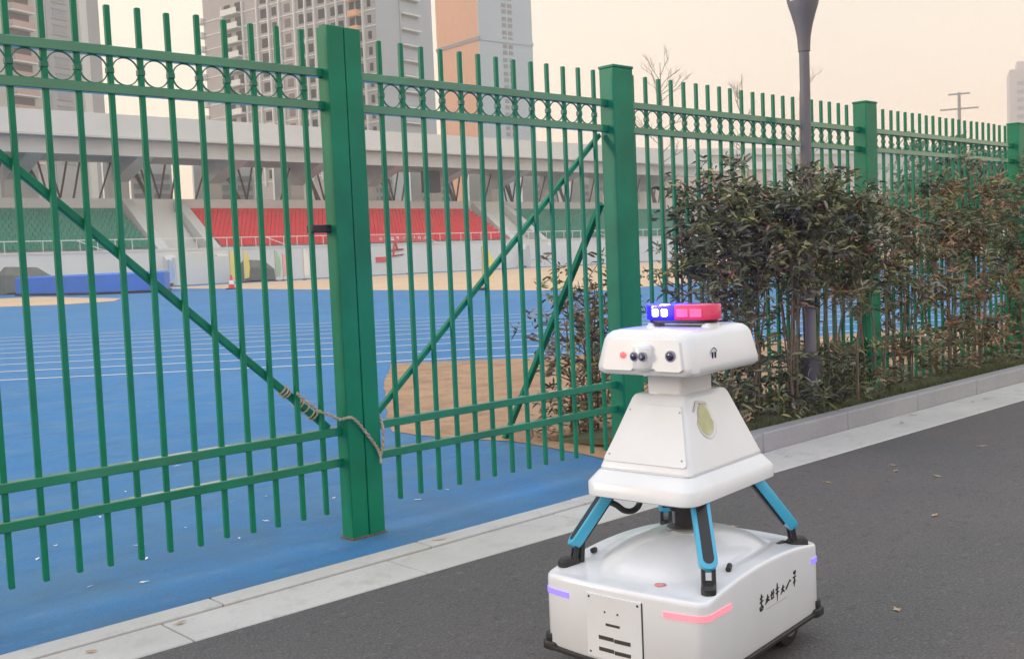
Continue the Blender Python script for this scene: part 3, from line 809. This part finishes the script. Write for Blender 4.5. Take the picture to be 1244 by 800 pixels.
# ================================================================== HEDGE
def leaf_mesh(name, P, Dr, Ln, Wd, C, m):
    """P base points, Dr directions, arrays; each leaf is a bent four-face blade"""
    N = len(P)
    Dr = Dr / np.linalg.norm(Dr, axis=1, keepdims=True)
    rnd = rng.normal(size=(N, 3)); S = np.cross(Dr, rnd); S /= np.linalg.norm(S, axis=1, keepdims=True)
    Nn = np.cross(S, Dr)
    L = Ln[:, None]; W = Wd[:, None]
    bend = rng.uniform(-.25, .1, N)[:, None]
    v = np.empty((N, 6, 3))
    v[:, 0] = P
    v[:, 1] = P + Dr * L * .35 + S * W * .5 + Nn * W * .18
    v[:, 2] = P + Dr * L * .35 - S * W * .5 + Nn * W * .18
    v[:, 3] = P + Dr * L * .72 + S * W * .4 + Nn * L * bend * .5
    v[:, 4] = P + Dr * L * .72 - S * W * .4 + Nn * L * bend * .5
    v[:, 5] = P + Dr * L * 1.0 + Nn * L * bend + np.array([0, 0, -1]) * L * .12
    me = bpy.data.meshes.new(name)
    base = (np.arange(N) * 6)[:, None]
    tri = np.array([[0, 1, 2], [3, 5, 4]]) ; quad = np.array([1, 3, 4, 2])
    loops = np.concatenate([base + tri[0], base + quad, base + tri[1]], axis=1)
    me.vertices.add(N * 6); me.vertices.foreach_set('co', v.reshape(-1))
    me.loops.add(N * 10); me.loops.foreach_set('vertex_index', loops.reshape(-1).astype(np.int32))
    me.polygons.add(N * 3)
    st = (np.arange(N) * 10)[:, None] + np.array([0, 3, 7]); me.polygons.foreach_set('loop_start', st.reshape(-1).astype(np.int32))
    me.update(calc_edges=True)
    at = me.color_attributes.new("tint", 'FLOAT_COLOR', 'POINT')
    cc = np.ones((N, 6, 4)); cc[:, :, :3] = C[:, None, :]
    at.data.foreach_set('color', cc.reshape(-1))
    me.materials.append(m)
    return me

PAL = np.array([[.100, .122, .052], [.150, .165, .080], [.070, .086, .044], [.21, .22, .072], [.22, .22, .15], [.058, .067, .040]])
BRN = np.array([[.29, .18, .10], [.37, .25, .15], [.21, .14, .085], [.31, .16, .095]])
def shrub(name, x, y, h, spread, nlv, label, brown=0.1, gap=0.5, group="shrubs of the hedge along the fence", bz=0.12, lowfrac=.18, extra=None):
    root = thing(name, label, "shrub", (x, y, bz), group=group)
    b = MB(); tips = []
    ns = random.randint(6, 9)
    for s in range(ns):
        bx, by = random.uniform(-.6, .6) * spread, random.uniform(-.10, .10)
        hh = h * random.uniform(.62, .93)
        lx, ly = random.uniform(-.14, .14), random.uniform(-.10, .10)
        P = [Vector((bx + lx * t + random.uniform(-.025, .025), by + ly * t + random.uniform(-.015, .015), hh * t)) for t in (0, .2, .4, .6, .8, 1)]
        r0 = random.uniform(.006, .013)
        b.tube([P[0] - Vector((0, 0, .04))] + P[1:], [r0, r0 * .9, r0 * .8, r0 * .66, r0 * .5, r0 * .3], 5)
        for k in range(random.randint(7, 10)):
            t = random.uniform(gap, 1) if random.random() > .12 else random.uniform(.12, 1)
            i = min(4, int(t * 5)); p = P[i].lerp(P[i + 1], t * 5 - i)
            a = random.uniform(0, 6.28); ln = random.uniform(.10, .30)
            d = Vector((math.cos(a), math.sin(a) * .55, random.uniform(.1, .9))).normalized()
            q = p + d * ln; b.tube([p, p.lerp(q, .5) + Vector((0, 0, .012)), q], [.0045, .0035, .002], 4)
            tips.append((q, 1.0)); tips.append((p.lerp(q, .6), .7))
        tips.append((P[-1], 1.0))
    b.build("stem", M_stem, root, smooth=True)
    # leaf rosettes round the twig ends, plus a dense crown layer
    Ps = []; Ds = []; Cs = []; Ls = []; Ws = []
    ncl = nlv // 13
    for c in range(ncl):
        u_ = random.random()
        if u_ < .34:
            q, wgt = random.choice(tips); q = Vector(q)
        elif u_ < 1 - lowfrac:
            q = Vector((random.uniform(-1, 1) * spread, random.gauss(0, .12), h * random.uniform(gap + .13, 1.0)))
            q.z += h * (.05 * math.sin(q.x * 9 + x * 5) + .04 * math.sin(q.x * 23 + x)) * (q.z / h)
            if q.z > h * .9 and random.random() < .8: q.z -= abs(random.gauss(0, .06))
            if math.sin(q.x * 13 + x * 3 + q.z * 9) > .72: continue
        else:
            q = Vector((random.uniform(-1, 1) * spread, random.gauss(.02, .09), h * random.uniform(.0, .25)))
        isb = random.random() < brown
        base = BRN[random.randrange(4)] if isb else PAL[random.randrange(6)]
        kk = random.randint(8, 14)
        for j in range(kk):
            a = random.uniform(0, 6.28); el = random.gauss(.15, .45)
            Ps.append((q.x + random.gauss(0, .02), q.y + random.gauss(0, .02), max(.0, q.z + random.gauss(0, .02))))
            Ds.append((math.cos(a) * math.cos(el), math.sin(a) * math.cos(el), math.sin(el)))
            Cs.append(base * random.uniform(.6, 1.45)); sz_ = random.choice((.6, .85, 1.0, 1.0, 1.25)); Ls.append(random.uniform(.045, .095) * sz_); Ws.append(random.uniform(.011, .019) * sz_ ** .5)
    me = leaf_mesh("foliage", np.array(Ps), np.array(Ds), np.array(Ls), np.array(Ws), np.array(Cs), M_leafattr)
    fo = place("foliage", me, root); fo["kind"] = "stuff"
    return root
SH = [  # x, y, height, spread, leaves, brown, gap, label
    (5.36, 3.96, 1.50, .26, 3000, .06, .50, "dark leafy shrub at the near end of the hedge, beside the gate post"),
    (5.80, 3.96, 1.58, .30, 4000, .05, .52, "dark dense shrub second from the gate post in the hedge"),
    (6.26, 3.86, 1.58, .30, 4000, .05, .52, "dark dense shrub just before the lamp post in the hedge"),
    (6.76, 3.87, 1.60, .32, 4200, .06, .55, "dark dense shrub just past the lamp post in the hedge"),
    (7.28, 3.96, 1.56, .30, 3800, .08, .55, "dark shrub in front of the second fence post, at a gap in the hedge"),
    (8.02, 3.96, 1.44, .34, 2400, .34, .30, "thin brownish shrub right of the hedge gap with bare upright stems"),
    (8.75, 3.96, 1.70, .38, 3500, .42, .26, "rust brown shrub in the right half of the hedge"),
    (9.55, 3.96, 1.74, .40, 3700, .40, .26, "tall half withered shrub near the right edge of the picture"),
    (10.4, 3.96, 1.78, .42, 3700, .30, .26, "tall mixed green and brown shrub at the right edge of the picture"),
    (11.3, 3.96, 1.76, .45, 3600, .28, .26, "furthest shrub of the hedge, beyond the right end of the kerb in view"),
]
for x_, y_, h_, sp_, n_, br_, gp_, lb_ in SH:
    shrub("hedge_shrub", x_, y_, h_, sp_, int(n_ * 1.6), lb_, br_, gp_)
shrub("garden_shrub", 5.35, 5.05, 1.2, .36, 2600, "loose reddish shrub growing on the dirt behind the right gate leaf", .4, .2, group=None, bz=0.0, lowfrac=.3)
shrub("garden_shrub", 6.4, 5.6, 1.0, .45, 1600, "low loose shrub on the dirt behind the hedge", .2, .2, group=None, bz=0.0, lowfrac=.3)

# ================================================================== LITTER
def litter(x, y, z, s, m, label, group, name):
    b = MB(); a = random.uniform(0, 6.28); n = 8; V = []
    for i in range(n):
        t = 2 * math.pi * i / n; rr = s * (1 if i % 2 == 0 else .62) * random.uniform(.75, 1.15)
        V.append((rr * math.cos(t) * 1.5, rr * math.sin(t) * .6, random.uniform(.001, .0045)))
    W = [(p[0], p[1], p[2] + .0012) for p in V]
    F = [tuple(range(n - 1, -1, -1)), tuple(n + k for k in range(n))] + [(i, (i + 1) % n, n + (i + 1) % n, n + i) for i in range(n)]
    b.add(V + W, F); o = b.build(name, m); o.location = (x, y, z); o.rotation_euler.z = a
    tag(o, label, "litter", group)
for x_, y_ in [(4.61, 2.15), (3.33, 1.69), (4.94, 2.88), (5.40, 2.735), (5.53, 2.82), (6.34, 2.66), (5.40, 2.5), (4.2, 1.5), (7.3, 2.4), (6.1, 1.9), (3.9, 2.75)]:
    litter(x_, y_, .001, random.uniform(.013, .024), M_litter, "small dry leaf lying on the grey asphalt", "dry leaves on the asphalt", "fallen_leaf")
for x_, y_ in [(8.0, 3.42), (7.18, 3.50), (5.38, 3.40), (1.29, 3.47), (6.84, 3.41), (8.19, 3.40), (1.62, 3.50), (2.9, 3.62)]:
    litter(x_, y_, .010, random.uniform(.014, .024), M_litter, "small brown leaf lying on the pale gutter stones", "brown leaves in the gutter", "fallen_leaf")
for x_, y_ in [(3.35, 4.34), (1.58, 4.22), (1.73, 5.0), (1.59, 4.83), (1.91, 4.43), (1.99, 4.68), (2.28, 4.81), (2.35, 4.41), (2.89, 5.10), (4.22, 9.51), (2.1, 5.4), (2.6, 4.6), (3.6, 4.4), (1.4, 4.6), (2.45, 5.9), (3.1, 4.75), (3.0, 6.4), (1.75, 4.10)]:
    litter(x_, y_, .005, random.uniform(.007, .019), M_litterw, "pale scrap of leaf lying on the blue rubber ground", "pale scraps on the blue ground", "fallen_scrap")

# ================================================================== STADIUM
st = thing("grandstand", "long concrete grandstand with green and red seats under a flat canopy", "grandstand", (45, 95, 0))
def ST(b, name, m, parent=None, **k):
    b.v = [(p[0] - 45, p[1] - 95, p[2]) for p in b.v]
    return b.build(name, m, parent or st, **k)
X0, X1 = -60, 132
ST(MB().box(X0, X1, 94.9, 95.3, 0, 3.25), "front_wall", M_standw)
ST(MB().box(X0, X1, 94.84, 95.36, 3.25, 3.45), "wall_coping", M_stand)
def bank(xa, xb, m, nm):
    b = MB(); nr = 10
    for r in range(nr):
        y = 95.6 + r * .75; z = 3.3 + r * .41
        b.box(xa, xb, y, y + .75, z - .5, z)          # tread
    tier = ST(b, "terrace", M_standg)
    q = MB()
    for r in range(nr):
        y = 95.6 + r * .75; z = 3.3 + r * .41
        xx = xa
        while xx < xb - .4:
            q.box(xx + .03, xx + .47, y + .28, y + .68, z + .36, z + .42)
            q.box(xx + .03, xx + .47, y + .62, y + .70, z + .42, z + .80)
            xx += .5
    s = ST(q, nm, m, tier); s["kind"] = "stuff"
bank(-60, 44.3, M_seatg, "green_seats"); bank(51.2, 90.6, M_seatr, "red_seats"); bank(97.2, 132, M_seatg, "green_seats")
for xa, xb in ((44.5, 51.0), (90.8, 97.0)):
    b = MB()
    for r in range(20):
        y = 95.4 + r * .4; z = 1.6 + r * .32
        b.box(xa + 1.2, xb - 1.2, y, y + .4, 0.5, z)
    stair = ST(b, "stair", M_stand)
    for xs in (xa, xb - 1.1):
        P = [(94.0, 0.2), (94.0, 2.2), (103.2, 8.6), (103.2, 0.2)]
        ST(MB().loft([[(xs, y, z) for y, z in P], [(xs + 1.1, y, z) for y, z in P]]), "stair_wall", M_stand, stair)
    ST(MB().box(xa + .4, xb - .4, 93.2, 94.0, 0, 2.6), "stair_landing", M_standw, stair)
ST(MB().box(X0, X1, 103.3, 103.8, 6.9, 8.75), "parapet", M_stand)
ST(MB().box(X0, X1, 103.8, 116, 6.7, 7.4), "concourse_floor", M_standg)
# canopy
ST(MB().box(X0, X1, 96.6, 97.2, 14.0, 16.05), "fascia", M_stand)
ST(MB().box(X0, X1, 96.45, 97.25, 13.82, 13.97), "fascia_lip", M_standg)
ST(MB().box(X0, X1, 97.2, 110, 15.4, 16.0), "roof_slab", M_standw)
ST(MB().box(X0, X1, 97.6, 98.3, 12.35, 13.8), "front_beam", M_standg)
ST(MB().box(X0, X1, 105.6, 106.6, 12.6, 15.4), "rear_beam", M_standg)
k = -10
cx = 45.4 - 10.35 * 10
while cx < 131:
    if cx > X0:
        b = MB().box(cx - .85, cx + .85, 105.4, 106.6, 7.4, 15.4)
        cl = ST(b, "column", M_stand)
        ST(MB().loft([[(cx - .8, y, z) for y, z in ((97.7, 13.7), (97.7, 12.9), (105.4, 10.6), (105.4, 13.7))], [(cx + .8, y, z) for y, z in ((97.7, 13.7), (97.7, 12.9), (105.4, 10.6), (105.4, 13.7))]]), "bracket", M_standg, cl)
        for u0, u1, rr in ((1.0, 3.2, .30), (9.35, 7.6, .14)):
            ST(MB().bar((cx + u0, 105.2, 12.5), (cx + u1, 105.2, 7.9), rr, rr), "brace", M_brace, cl)
        for u0, u1 in ((4.0, 5.4), (5.9, 4.6), (7.2, 5.9), (3.0, 4.2)):
            ST(MB().bar((cx + u0, 107.5, 12.9), (cx + u1, 107.5, 7.4), .16, .16), "brace", M_brace, cl)
        if (round(cx) // 10) % 3 != 0:
            ST(MB().box(cx + 1.0, cx + 3.6, 112, 112.4, 7.4, 15.4), "back_panel", M_standw, cl)
            pn = ST(MB().box(cx + 4.4, cx + 9.2, 113, 113.3, 7.4, 15.4), "back_panel", M_stand, cl)
            for z in (8.3, 9.4, 10.5, 11.6):
                ST(MB().box(cx + 4.7, cx + 6.6, 112.9, 112.98, z, z + .6), "window", M_farw, pn)
                ST(MB().box(cx + 7.0, cx + 8.9, 112.9, 112.98, z, z + .6), "window", M_farw, pn)
        else:
            ST(MB().box(cx + 1.0, cx + 4.6, 112, 112.4, 7.4, 15.4), "back_panel", M_standw, cl)
    cx += 10.35
# speaker box hanging under the canopy
ST(MB().box(81.2, 83.4, 100.5, 101.5, 9.6, 12.2), "loudspeaker", M_dark)
# railing on the front wall
b = MB(); b.box(X0, X1, 95.0, 95.08, 4.38, 4.46)
rl = ST(b, "railing", M_railw)
rpm = MB().box(0, .05, 0.01, .07, 3.45, 4.38).mesh("railing_post", M_railw); xx = X0 + 60
while xx < X1:
    place("railing_post", rpm, rl, (xx - 45, 0, 0)); xx += 1.6
for xa in (36.5, 55.5, 75, 105):
    ST(MB().bar((xa, 95.0, 4.42), (xa + 2.8, 94.2, 3.2), .07), "stair_rail", M_railw, rl)
# banner with white lettering and red wall sign
bn = ST(MB().box(63.5, 77.0, 94.72, 94.8, 3.55, 4.36), "banner", M_signred)
b = MB(); xx = 64.0
while xx < 76.4:
    if not (67.6 < xx < 69):
        for s_ in range(4):
            h_ = random.uniform(.12, .45); px_ = xx + random.uniform(0, .42); pz = 3.72 + random.uniform(0, .42 - h_ * .6)
            if random.random() < .5: b.box(px_, px_ + .08, 94.69, 94.715, pz, pz + h_)
            else: b.box(xx, xx + .5, 94.69, 94.715, pz, pz + .08)
    xx += .78
ST(b, "banner_lettering", M_railw, bn)["kind"] = "stuff"
b = MB()
for s_ in range(9):
    px_ = 71.4 + random.uniform(0, 1.0); pz = 1.6 + random.uniform(0, 1.2)
    if s_ % 2: b.bar((px_, 94.8, pz), (px_ + random.uniform(-.3, .3), 94.8, pz + .8), .16, .1)
    else: b.bar((71.2, 94.82, pz), (72.8, 94.82, pz + random.uniform(-.2, .2)), .16, .1)
ST(b, "wall_sign", M_signred)
ST(MB().box(69.0, 70.6, 94.76, 94.88, 1.4, 1.95), "wall_sign", M_signred)
ap = sheet("apron", [(-120, 93), (160, 93), (160, 96), (-120, 96)], 0.006, mat("apron_blue_grey", (0.20, 0.27, 0.36), 0.8))

# things at the foot of the stand
cm = thing("crash_mat", "big blue covered landing mat lying on the track at left", "mat", (27.6, 72, 0))
P = [(-1.6, 7.5), (-.8, -4.5), (2.4, -8.0), (5.6, -2.0), (4.5, 9.0)]
MB().loft([[(x, y, .16) for x, y in P], [(x, y, 1.25) for x, y in P], [(x * .96 + .1, y * .96, 1.36) for x, y in P]]).build("cover", M_matblue, cm, smooth=True)
MB().poly([(x * 1.02, y * 1.02) for x, y in P], 0.0, .15).build("pallet", M_dark, cm)
def tarp(name, x, y, lx, ly, h, label):
    t = thing(name, label, "equipment", (x, y, 0))
    MB().loft([[(-lx, -ly, 0), (lx, -ly, 0), (lx, ly, 0), (-lx, ly, 0)], [(-lx * .95, -ly * .9, h * .7), (lx * .98, -ly * .9, h * .55), (lx * .9, ly * .9, h * .6), (-lx * .9, ly * .9, h * .75)], [(-lx * .7, -ly * .5, h), (lx * .4, -ly * .5, h * .95), (lx * .4, ly * .5, h * .92), (-lx * .7, ly * .5, h)]]).build("tarpaulin", M_tarp, t, bevel=.05)
    MB().box(-lx * .9, lx * .9, -ly - .06, -ly + .02, .05, .16).build("skid", M_dark, t)
tarp("covered_trolley", 29.6, 88, 2.0, 1.0, 2.2, "dark tarpaulin covered trolley beside the blue landing mat")
tarp("covered_stack", 51.4, 90, 1.5, 1.0, 2.1, "dark tarpaulin covered stack beside the yellow flags")
def feather(x, y, h, m, label, nm="feather_flag"):
    t = thing(nm, label, "flag", (x, y, 0), group=None)
    MB().tube([(0, 0, 0), (0, 0, h)], .025, 6).build("pole", M_steel, t)
    MB().lathe([(.22, 0), (.22, .08), (.05, .12)], 10).build("weight", M_dark, t)
    S = [(0.03, .35), (.50, .45), (.62, h * .45), (.55, h * .75), (.3, h * .95), (.03, h)]
    MB().loft([[(x_, -.012, z) for x_, z in S], [(x_, .012, z) for x_, z in S]]).build("cloth", m, t)
feather(47.6, 88, 3.0, M_flagy, "yellow feather flag nearest the left stair of the stand")
feather(49.0, 88, 3.0, M_flagy, "yellow feather flag beside the dark covered stack")
feather(52.0, 87.5, 2.9, M_flagg, "pale green feather flag in front of the red seats")
feather(51.9, 86, 2.6, M_flagp, "pink feather flag beside the pale green one")
feather(52.9, 84, 2.9, M_flagw, "white feather flag in front of the red seats")
feather(42.6, 90, 2.4, M_flagb, "pale blue feather flag at the foot of the left stair")
feather(69.7, 90, 2.4, M_flagb, "small blue feather flag below the red wall sign")
feather(28.2, 31.6, 1.75, M_flagy, "yellow feather flag standing on the tan strip behind the right gate leaf")
cn = thing("traffic_cone", "red and white traffic cone at the far edge of the blue track", "cone", (33.3, 61.5, 0.0))
MB().box(-.28, .28, -.28, .28, 0, .07).build("base", M_black, cn)
MB().lathe([(.22, .07), (.17, .32)], 16).build("lower_cone", M_cone, cn, smooth=True)
MB().lathe([(.171, .32), (.12, .58)], 16).build("white_band", M_railw, cn, smooth=True)
MB().lathe([(.119, .58), (.05, .9)], 16).build("upper_cone", M_cone, cn, smooth=True)

# ================================================================== TOWERS
def frame(P0, yawdeg):
    """object at P0 whose local x runs along the face and y points away from the viewer's side"""
    return (P0[0], P0[1], 0), R(yawdeg)
def win_mesh(wd, h, m, d=.07):
    return MB().box(-wd / 2, wd / 2, -d, d, 0, h).mesh("window", m)

# --- tower with the white window grid (middle left). local x: along the long face away to the left; local -? outward is +y side
t2 = thing("apartment_tower", "grey mauve apartment tower with a grid of windows and orange balconies", "building", (140.4, 188.5, 0), R(99.3))
# local +x goes along long face (to the left in the picture), local -y points away (right face goes along -y)
MB().box(0, 60, -18, 0, 0, 112).build("wall", M_t2, t2)
MB().box(-.25, 0.0, -18.1, .15, 0, 112.5).build("side_wall", M_t2g, t2)
FL = 3.45; Z0 = 22.0
floors = [Z0 + FL * i for i in range(13)]
wA = win_mesh(1.5, 1.9, M_win); wB = win_mesh(2.1, 2.1, M_win); wC = win_mesh(1.9, 1.9, M_win2); wD = win_mesh(1.0, 1.7, M_win)
trim = MB().box(-.16, .16, 0, .5, 0, FL * 13).mesh("mullion", M_t2w)
slab = MB().box(-3.2, 3.2, 0, 1.5, 0, .35).mesh("balcony_slab", M_t2w)
para = MB().box(-3.0, 3.0, 1.25, 1.5, .35, 1.45).mesh("balcony_parapet", M_t2w)
parao = MB().box(-1.35, 1.35, .05, 1.2, 0, 1.35).mesh("balcony_parapet", M_t2o)
stub = MB().box(0, 1.9, -2.4, .9, 0, 1.3).mesh("balcony_box", M_t2w)
ledge = MB().box(-30, 30, 0, .12, 0, .22).mesh("floor_ledge", M_t2w)
for i, z in enumerate(floors):
    for xx, me in ((2.0, wD), (5.2, wA), (7.3, wA), (10.8, wA), (13.3, wA), (17.0, wB), (21.0, wA), (23.6, wB), (28.6, wC), (33.2, wA), (37.0, wB)):
        place("window", me, t2, (xx, .02, z + .7))
    place("floor_ledge", ledge, t2, (30, 0, z - .1))
    place("balcony_parapet", parao, t2, (6.3, 0, z - .75))
    place("balcony_slab", slab, t2, (48.4, 0, z - .25)); pz_ = place("balcony_parapet", para, t2, (48.4, 0, z - .25))
    place("window", wB, t2, (46.4, .02, z + .5)); place("window", wB, t2, (50.4, .02, z + .5))
    place("balcony_box", stub, t2, (60.0, 0, z - .3))
for xx in (3.8, 8.9, 12.0, 15.3, 19.2, 22.3, 26.0, 31.2, 35.1, 39.2, 44.6, 52.2):
    place("mullion", trim, t2, (xx, 0, Z0 - 1))
ldg = MB().box(-.9, 0, -13.4, -7.4, 0, .3).mesh("service_ledge", M_t2w)
rec = MB().box(-.32, -.1, -13.2, -7.5, 0, 1.2).mesh("window", M_t3d)
for z in floors:
    place("service_ledge", ldg, t2, (-.25, 0, z)); 
    place("window", rec, t2, (0, 0, z - .55))
MB().box(-.6, -.25, -7.35, -7.1, 0, 112).build("corner_rib", M_t2g, t2)

# --- tower with sunlit peach and shaded blue painted on its faces
t3 = thing("office_tower", "plain tower with left face tinted sunlit peach and right face tinted shaded blue grey", "building", (201.1, 222.6, 0), R(86.3))
# local x along left (sunlit tint) face; local -y along right (shaded tint) face
MB().box(0, 20.1, -19.6, 0, 0, 130).build("wall", M_t3, t3)
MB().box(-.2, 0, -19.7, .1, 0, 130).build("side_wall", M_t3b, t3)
rib = MB().box(-.06, .06, 0, .10, 0, 130).mesh("rib", M_t3)
for i in range(1, 24): place("rib", rib, t3, (i * .84, 0, 0))
MB().box(-.5, 20.3, -.2, .25, 62.4, 63.4).build("groove_band", M_t3d, t3)
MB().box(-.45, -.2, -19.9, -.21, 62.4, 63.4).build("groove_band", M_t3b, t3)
ws = MB().box(-.32, -.1, -.75, .75, 0, 1.1).mesh("window", M_t3d)
z = 36.0; i = 0
while z < 84:
    for yy in (-9.2, -11.4): place("window", ws, t3, (0, yy, z))
    z += 1.75 if i % 2 == 0 else 2.1; i += 1

# --- pale tower at the left edge
t1 = thing("apartment_tower", "pale apartment tower with pinkish balconies at the left edge", "building", (71.2, 218.7, 0), R(19.5))
MB().box(-22, 25.3, 0, 18, 0, 105).build("wall", M_t1, t1)
MB().box(20.4, 22.3, -.35, 0, 0, 105).build("pilaster", M_t2w, t1)
MB().box(22.35, 25.5, -.30, 0, 0, 105).build("grey_band", M_t1b, t1)
MB().box(12.0, 18.6, -.22, 0, 0, 105).build("grey_band", M_t1b, t1)
bsl = MB().box(-2.7, 2.7, -1.5, 0, 0, .3).mesh("balcony_slab", M_t2w)
bpp = MB().box(-2.6, 2.6, -1.5, -1.3, .3, 1.5).mesh("balcony_parapet", M_t1p)
wdk = MB().box(-2.4, 2.4, -.05, .05, 0, 1.5).mesh("window", M_win2)
w1 = MB().box(-1.9, 1.9, -.08, .1, 0, .22).mesh("sill", M_t3d)
w2 = MB().box(-1.6, 1.6, -.05, .1, 0, 1.5).mesh("window", M_farw)
for i in range(15):
    z = 24 + 3.3 * i
    place("balcony_slab", bsl, t1, (5.6, 0, z)); place("balcony_parapet", bpp, t1, (5.6, 0, z)); place("window", wdk, t1, (5.6, 0, z + 1.75))
    place("sill", w1, t1, (15.2, -.25, z + .3)); place("window", w2, t1, (15.2, -.24, z + .9))
    place("sill", w1, t1, (15.2, -.25, z + 2.3))
    place("balcony_slab", bsl, t1, (-8, 0, z)); place("balcony_parapet", bpp, t1, (-8, 0, z))

# --- far lilac tower at the right edge
t4 = thing("apartment_tower", "distant lilac tower block at the right edge of the sky", "building", (467, 182, 0), R(-66))
MB().box(-1, 30, -12, 12, 0, 70).build("wall", M_t4, t4)
MB().box(2, 12, -6, 6, 70, 74).build("roof_housing", M_t4, t4)
wf = MB().box(-1.2, 1.2, -.1, .1, 0, 1.6).mesh("window", M_farw)
for i in range(12):
    for j in range(4): place("window", wf, t4, (3 + 6 * j, -12.0, 26 + 3.4 * i))

# --- long pale block seen between the pickets
fb = thing("low_block", "long pale low block seen between the pickets right of the gate post", "building", (236, 150, 0), R(-25))
MB().box(-60, 62, 0, 18, 0, 25.5).build("wall", M_far, fb)
MB().box(-61, 63, -.6, .0, 24.6, 26.2).build("cornice", M_t2w, fb)
for i in range(5):
    for j in range(24):
        place("window", wf, fb, (-56 + 4.8 * j, -.05, 4 + 4.1 * i))
fb2 = thing("low_block", "pale pink low block beyond the end of the grandstand", "building", (170, 128, 0), R(-40))
MB().box(-16, 16, 0, 14, 0, 17.5).build("wall", mat("far_pink", (0.66, 0.56, 0.52), .8), fb2)
MB().box(-16.5, 16.5, -.5, .0, 16.6, 18.1).build("cornice", M_t2w, fb2)
for i in range(3):
    for j in range(6): place("window", wf, fb2, (-13 + 5 * j, -.05, 4 + 4.2 * i))

# --- pylon
py = thing("power_pylon", "distant grey pylon with two cross arms on the skyline", "pylon", (274.9, 120.1, 0))
MB().bar((-.9, 0, 0), (-.35, 0, 39), .35).build("leg", M_pylon, py); MB().bar((.9, 0, 0), (.35, 0, 39), .35).build("leg", M_pylon, py)
rv = Vector((.44, -.90, 0)).normalized()
MB().bar(-rv * 2.6 + Vector((0, 0, 38.6)), rv * 2.6 + Vector((0, 0, 38.6)), .4).build("cross_arm", M_pylon, py)
MB().bar(-rv * 4.6 + Vector((0, 0, 34.8)), rv * 4.6 + Vector((0, 0, 34.8)), .4).build("cross_arm", M_pylon, py)

# ================================================================== TREES BEHIND
def bare_tree(x, y, h, label, n=16):
    t = thing("bare_tree", label, "tree", (x, y, 0))
    b = MB().tube([(0, 0, 0), (.05, .02, h * .4), (0, 0, h * .75), (.03, 0, h)], [.06, .045, .03, .008], 6); b.build("trunk", M_twig, t)
    b = MB()
    def br(p, d, L, r, dep):
        q = p + d * L; b.tube([p, p.lerp(q, .5) + Vector((random.uniform(-.04, .04), random.uniform(-.04, .04), .03)), q], [r, r * .8, r * .45], 4)
        if dep > 0:
            for _ in range(3):
                d2 = (d + Vector((random.uniform(-.7, .7), random.uniform(-.7, .7), random.uniform(-.1, .6)))).normalized()
                br(p.lerp(q, random.uniform(.4, 1)), d2, L * .6, r * .55, dep - 1)
    for i in range(n):
        a = random.uniform(0, 6.28)
        br(Vector((0, 0, h * random.uniform(.55, .97))), Vector((math.cos(a), math.sin(a), random.uniform(.4, 1.1))).normalized(), h * random.uniform(.07, .13), .012, 2)
    b.build("crown", M_twig, t)
bare_tree(25.4, 20.1, 6.9, "bare young tree whose twigs rise above the fence near the gate post", 14)
bare_tree(26.4, 17.9, 6.3, "bare slender tree rising above the pickets left of the lamp post", 8)
bare_tree(30.5, 18.5, 6.2, "faint bare tree just left of the lamp post", 10)
LP = np.array([[.13, .22, .15], [.16, .26, .18], [.10, .18, .12], [.19, .27, .17]])
def leafy_tree(x, y, h, rx, label, n=2600):
    t = thing("leafy_tree", label, "tree", (x, y, 0), group="trees beyond the fence")
    b = MB().tube([(0, 0, 0), (.1, 0, h * .3), (0, .1, h * .7)], [.18, .14, .05], 7)
    for i in range(6):
        a = random.uniform(0, 6.28); b.tube([(0, 0, h * .3 + i * .1), (rx * .35 * math.cos(a), rx * .35 * math.sin(a), h * .55), (rx * .7 * math.cos(a), rx * .7 * math.sin(a), h * .7)], [.07, .05, .02], 5)
    b.build("trunk", M_bark, t, smooth=True)
    cl = [(random.gauss(0, rx * .45), random.gauss(0, rx * .45), h * random.uniform(.35, .95)) for _ in range(26)]
    Ps = []; Cs = []
    for i in range(n):
        c = cl[random.randrange(len(cl))]; s = rx * .22
        Ps.append((c[0] + random.gauss(0, s), c[1] + random.gauss(0, s), max(.4, c[2] + random.gauss(0, s * .8)))); Cs.append(LP[(hash(c) >> 3) % 4] * random.uniform(.7, 1.3))
    N = len(Ps)
    me = leaf_mesh("crown", np.array(Ps), rng.normal(size=(N, 3)), rng.uniform(.2, .4, N), rng.uniform(.12, .2, N), np.array(Cs), M_leafattr)
    fo = place("crown", me, t); fo["kind"] = "stuff"
for x_, y_, h_, r_, lb in ((47, 22.0, 5.4, 2.0, "pale green tree behind the fence just right of the second post"), (50, 20.5, 5.0, 1.9, "second pale green tree seen between the pickets at right"), (50, 17.2, 5.6, 2.1, "bushy green tree behind the fence at the right edge"),
                           (58, 16.5, 5.8, 2.4, "furthest green tree behind the fence at the right edge")):
    leafy_tree(x_, y_, h_, r_, lb)

# ================================================================== HAZE
hz = MB().box(-140, 520, -60, 300, -1.0, 135).build("haze", mat("haze_air", (1, 1, 1)))
hz["kind"] = "stuff"
hm = bpy.data.materials.new("haze_volume"); hm.use_nodes = True
hn = hm.node_tree.nodes; hn.clear()
ho = hn.new("ShaderNodeOutputMaterial"); hv = hn.new("ShaderNodeVolumePrincipled")
hv.inputs['Color'].default_value = (0.97, 0.95, 0.93, 1); hv.inputs['Density'].default_value = 0.0011; hv.inputs['Anisotropy'].default_value = 0.0
hm.node_tree.links.new(hv.outputs[0], ho.inputs['Volume'])
hz.data.materials.clear(); hz.data.materials.append(hm)
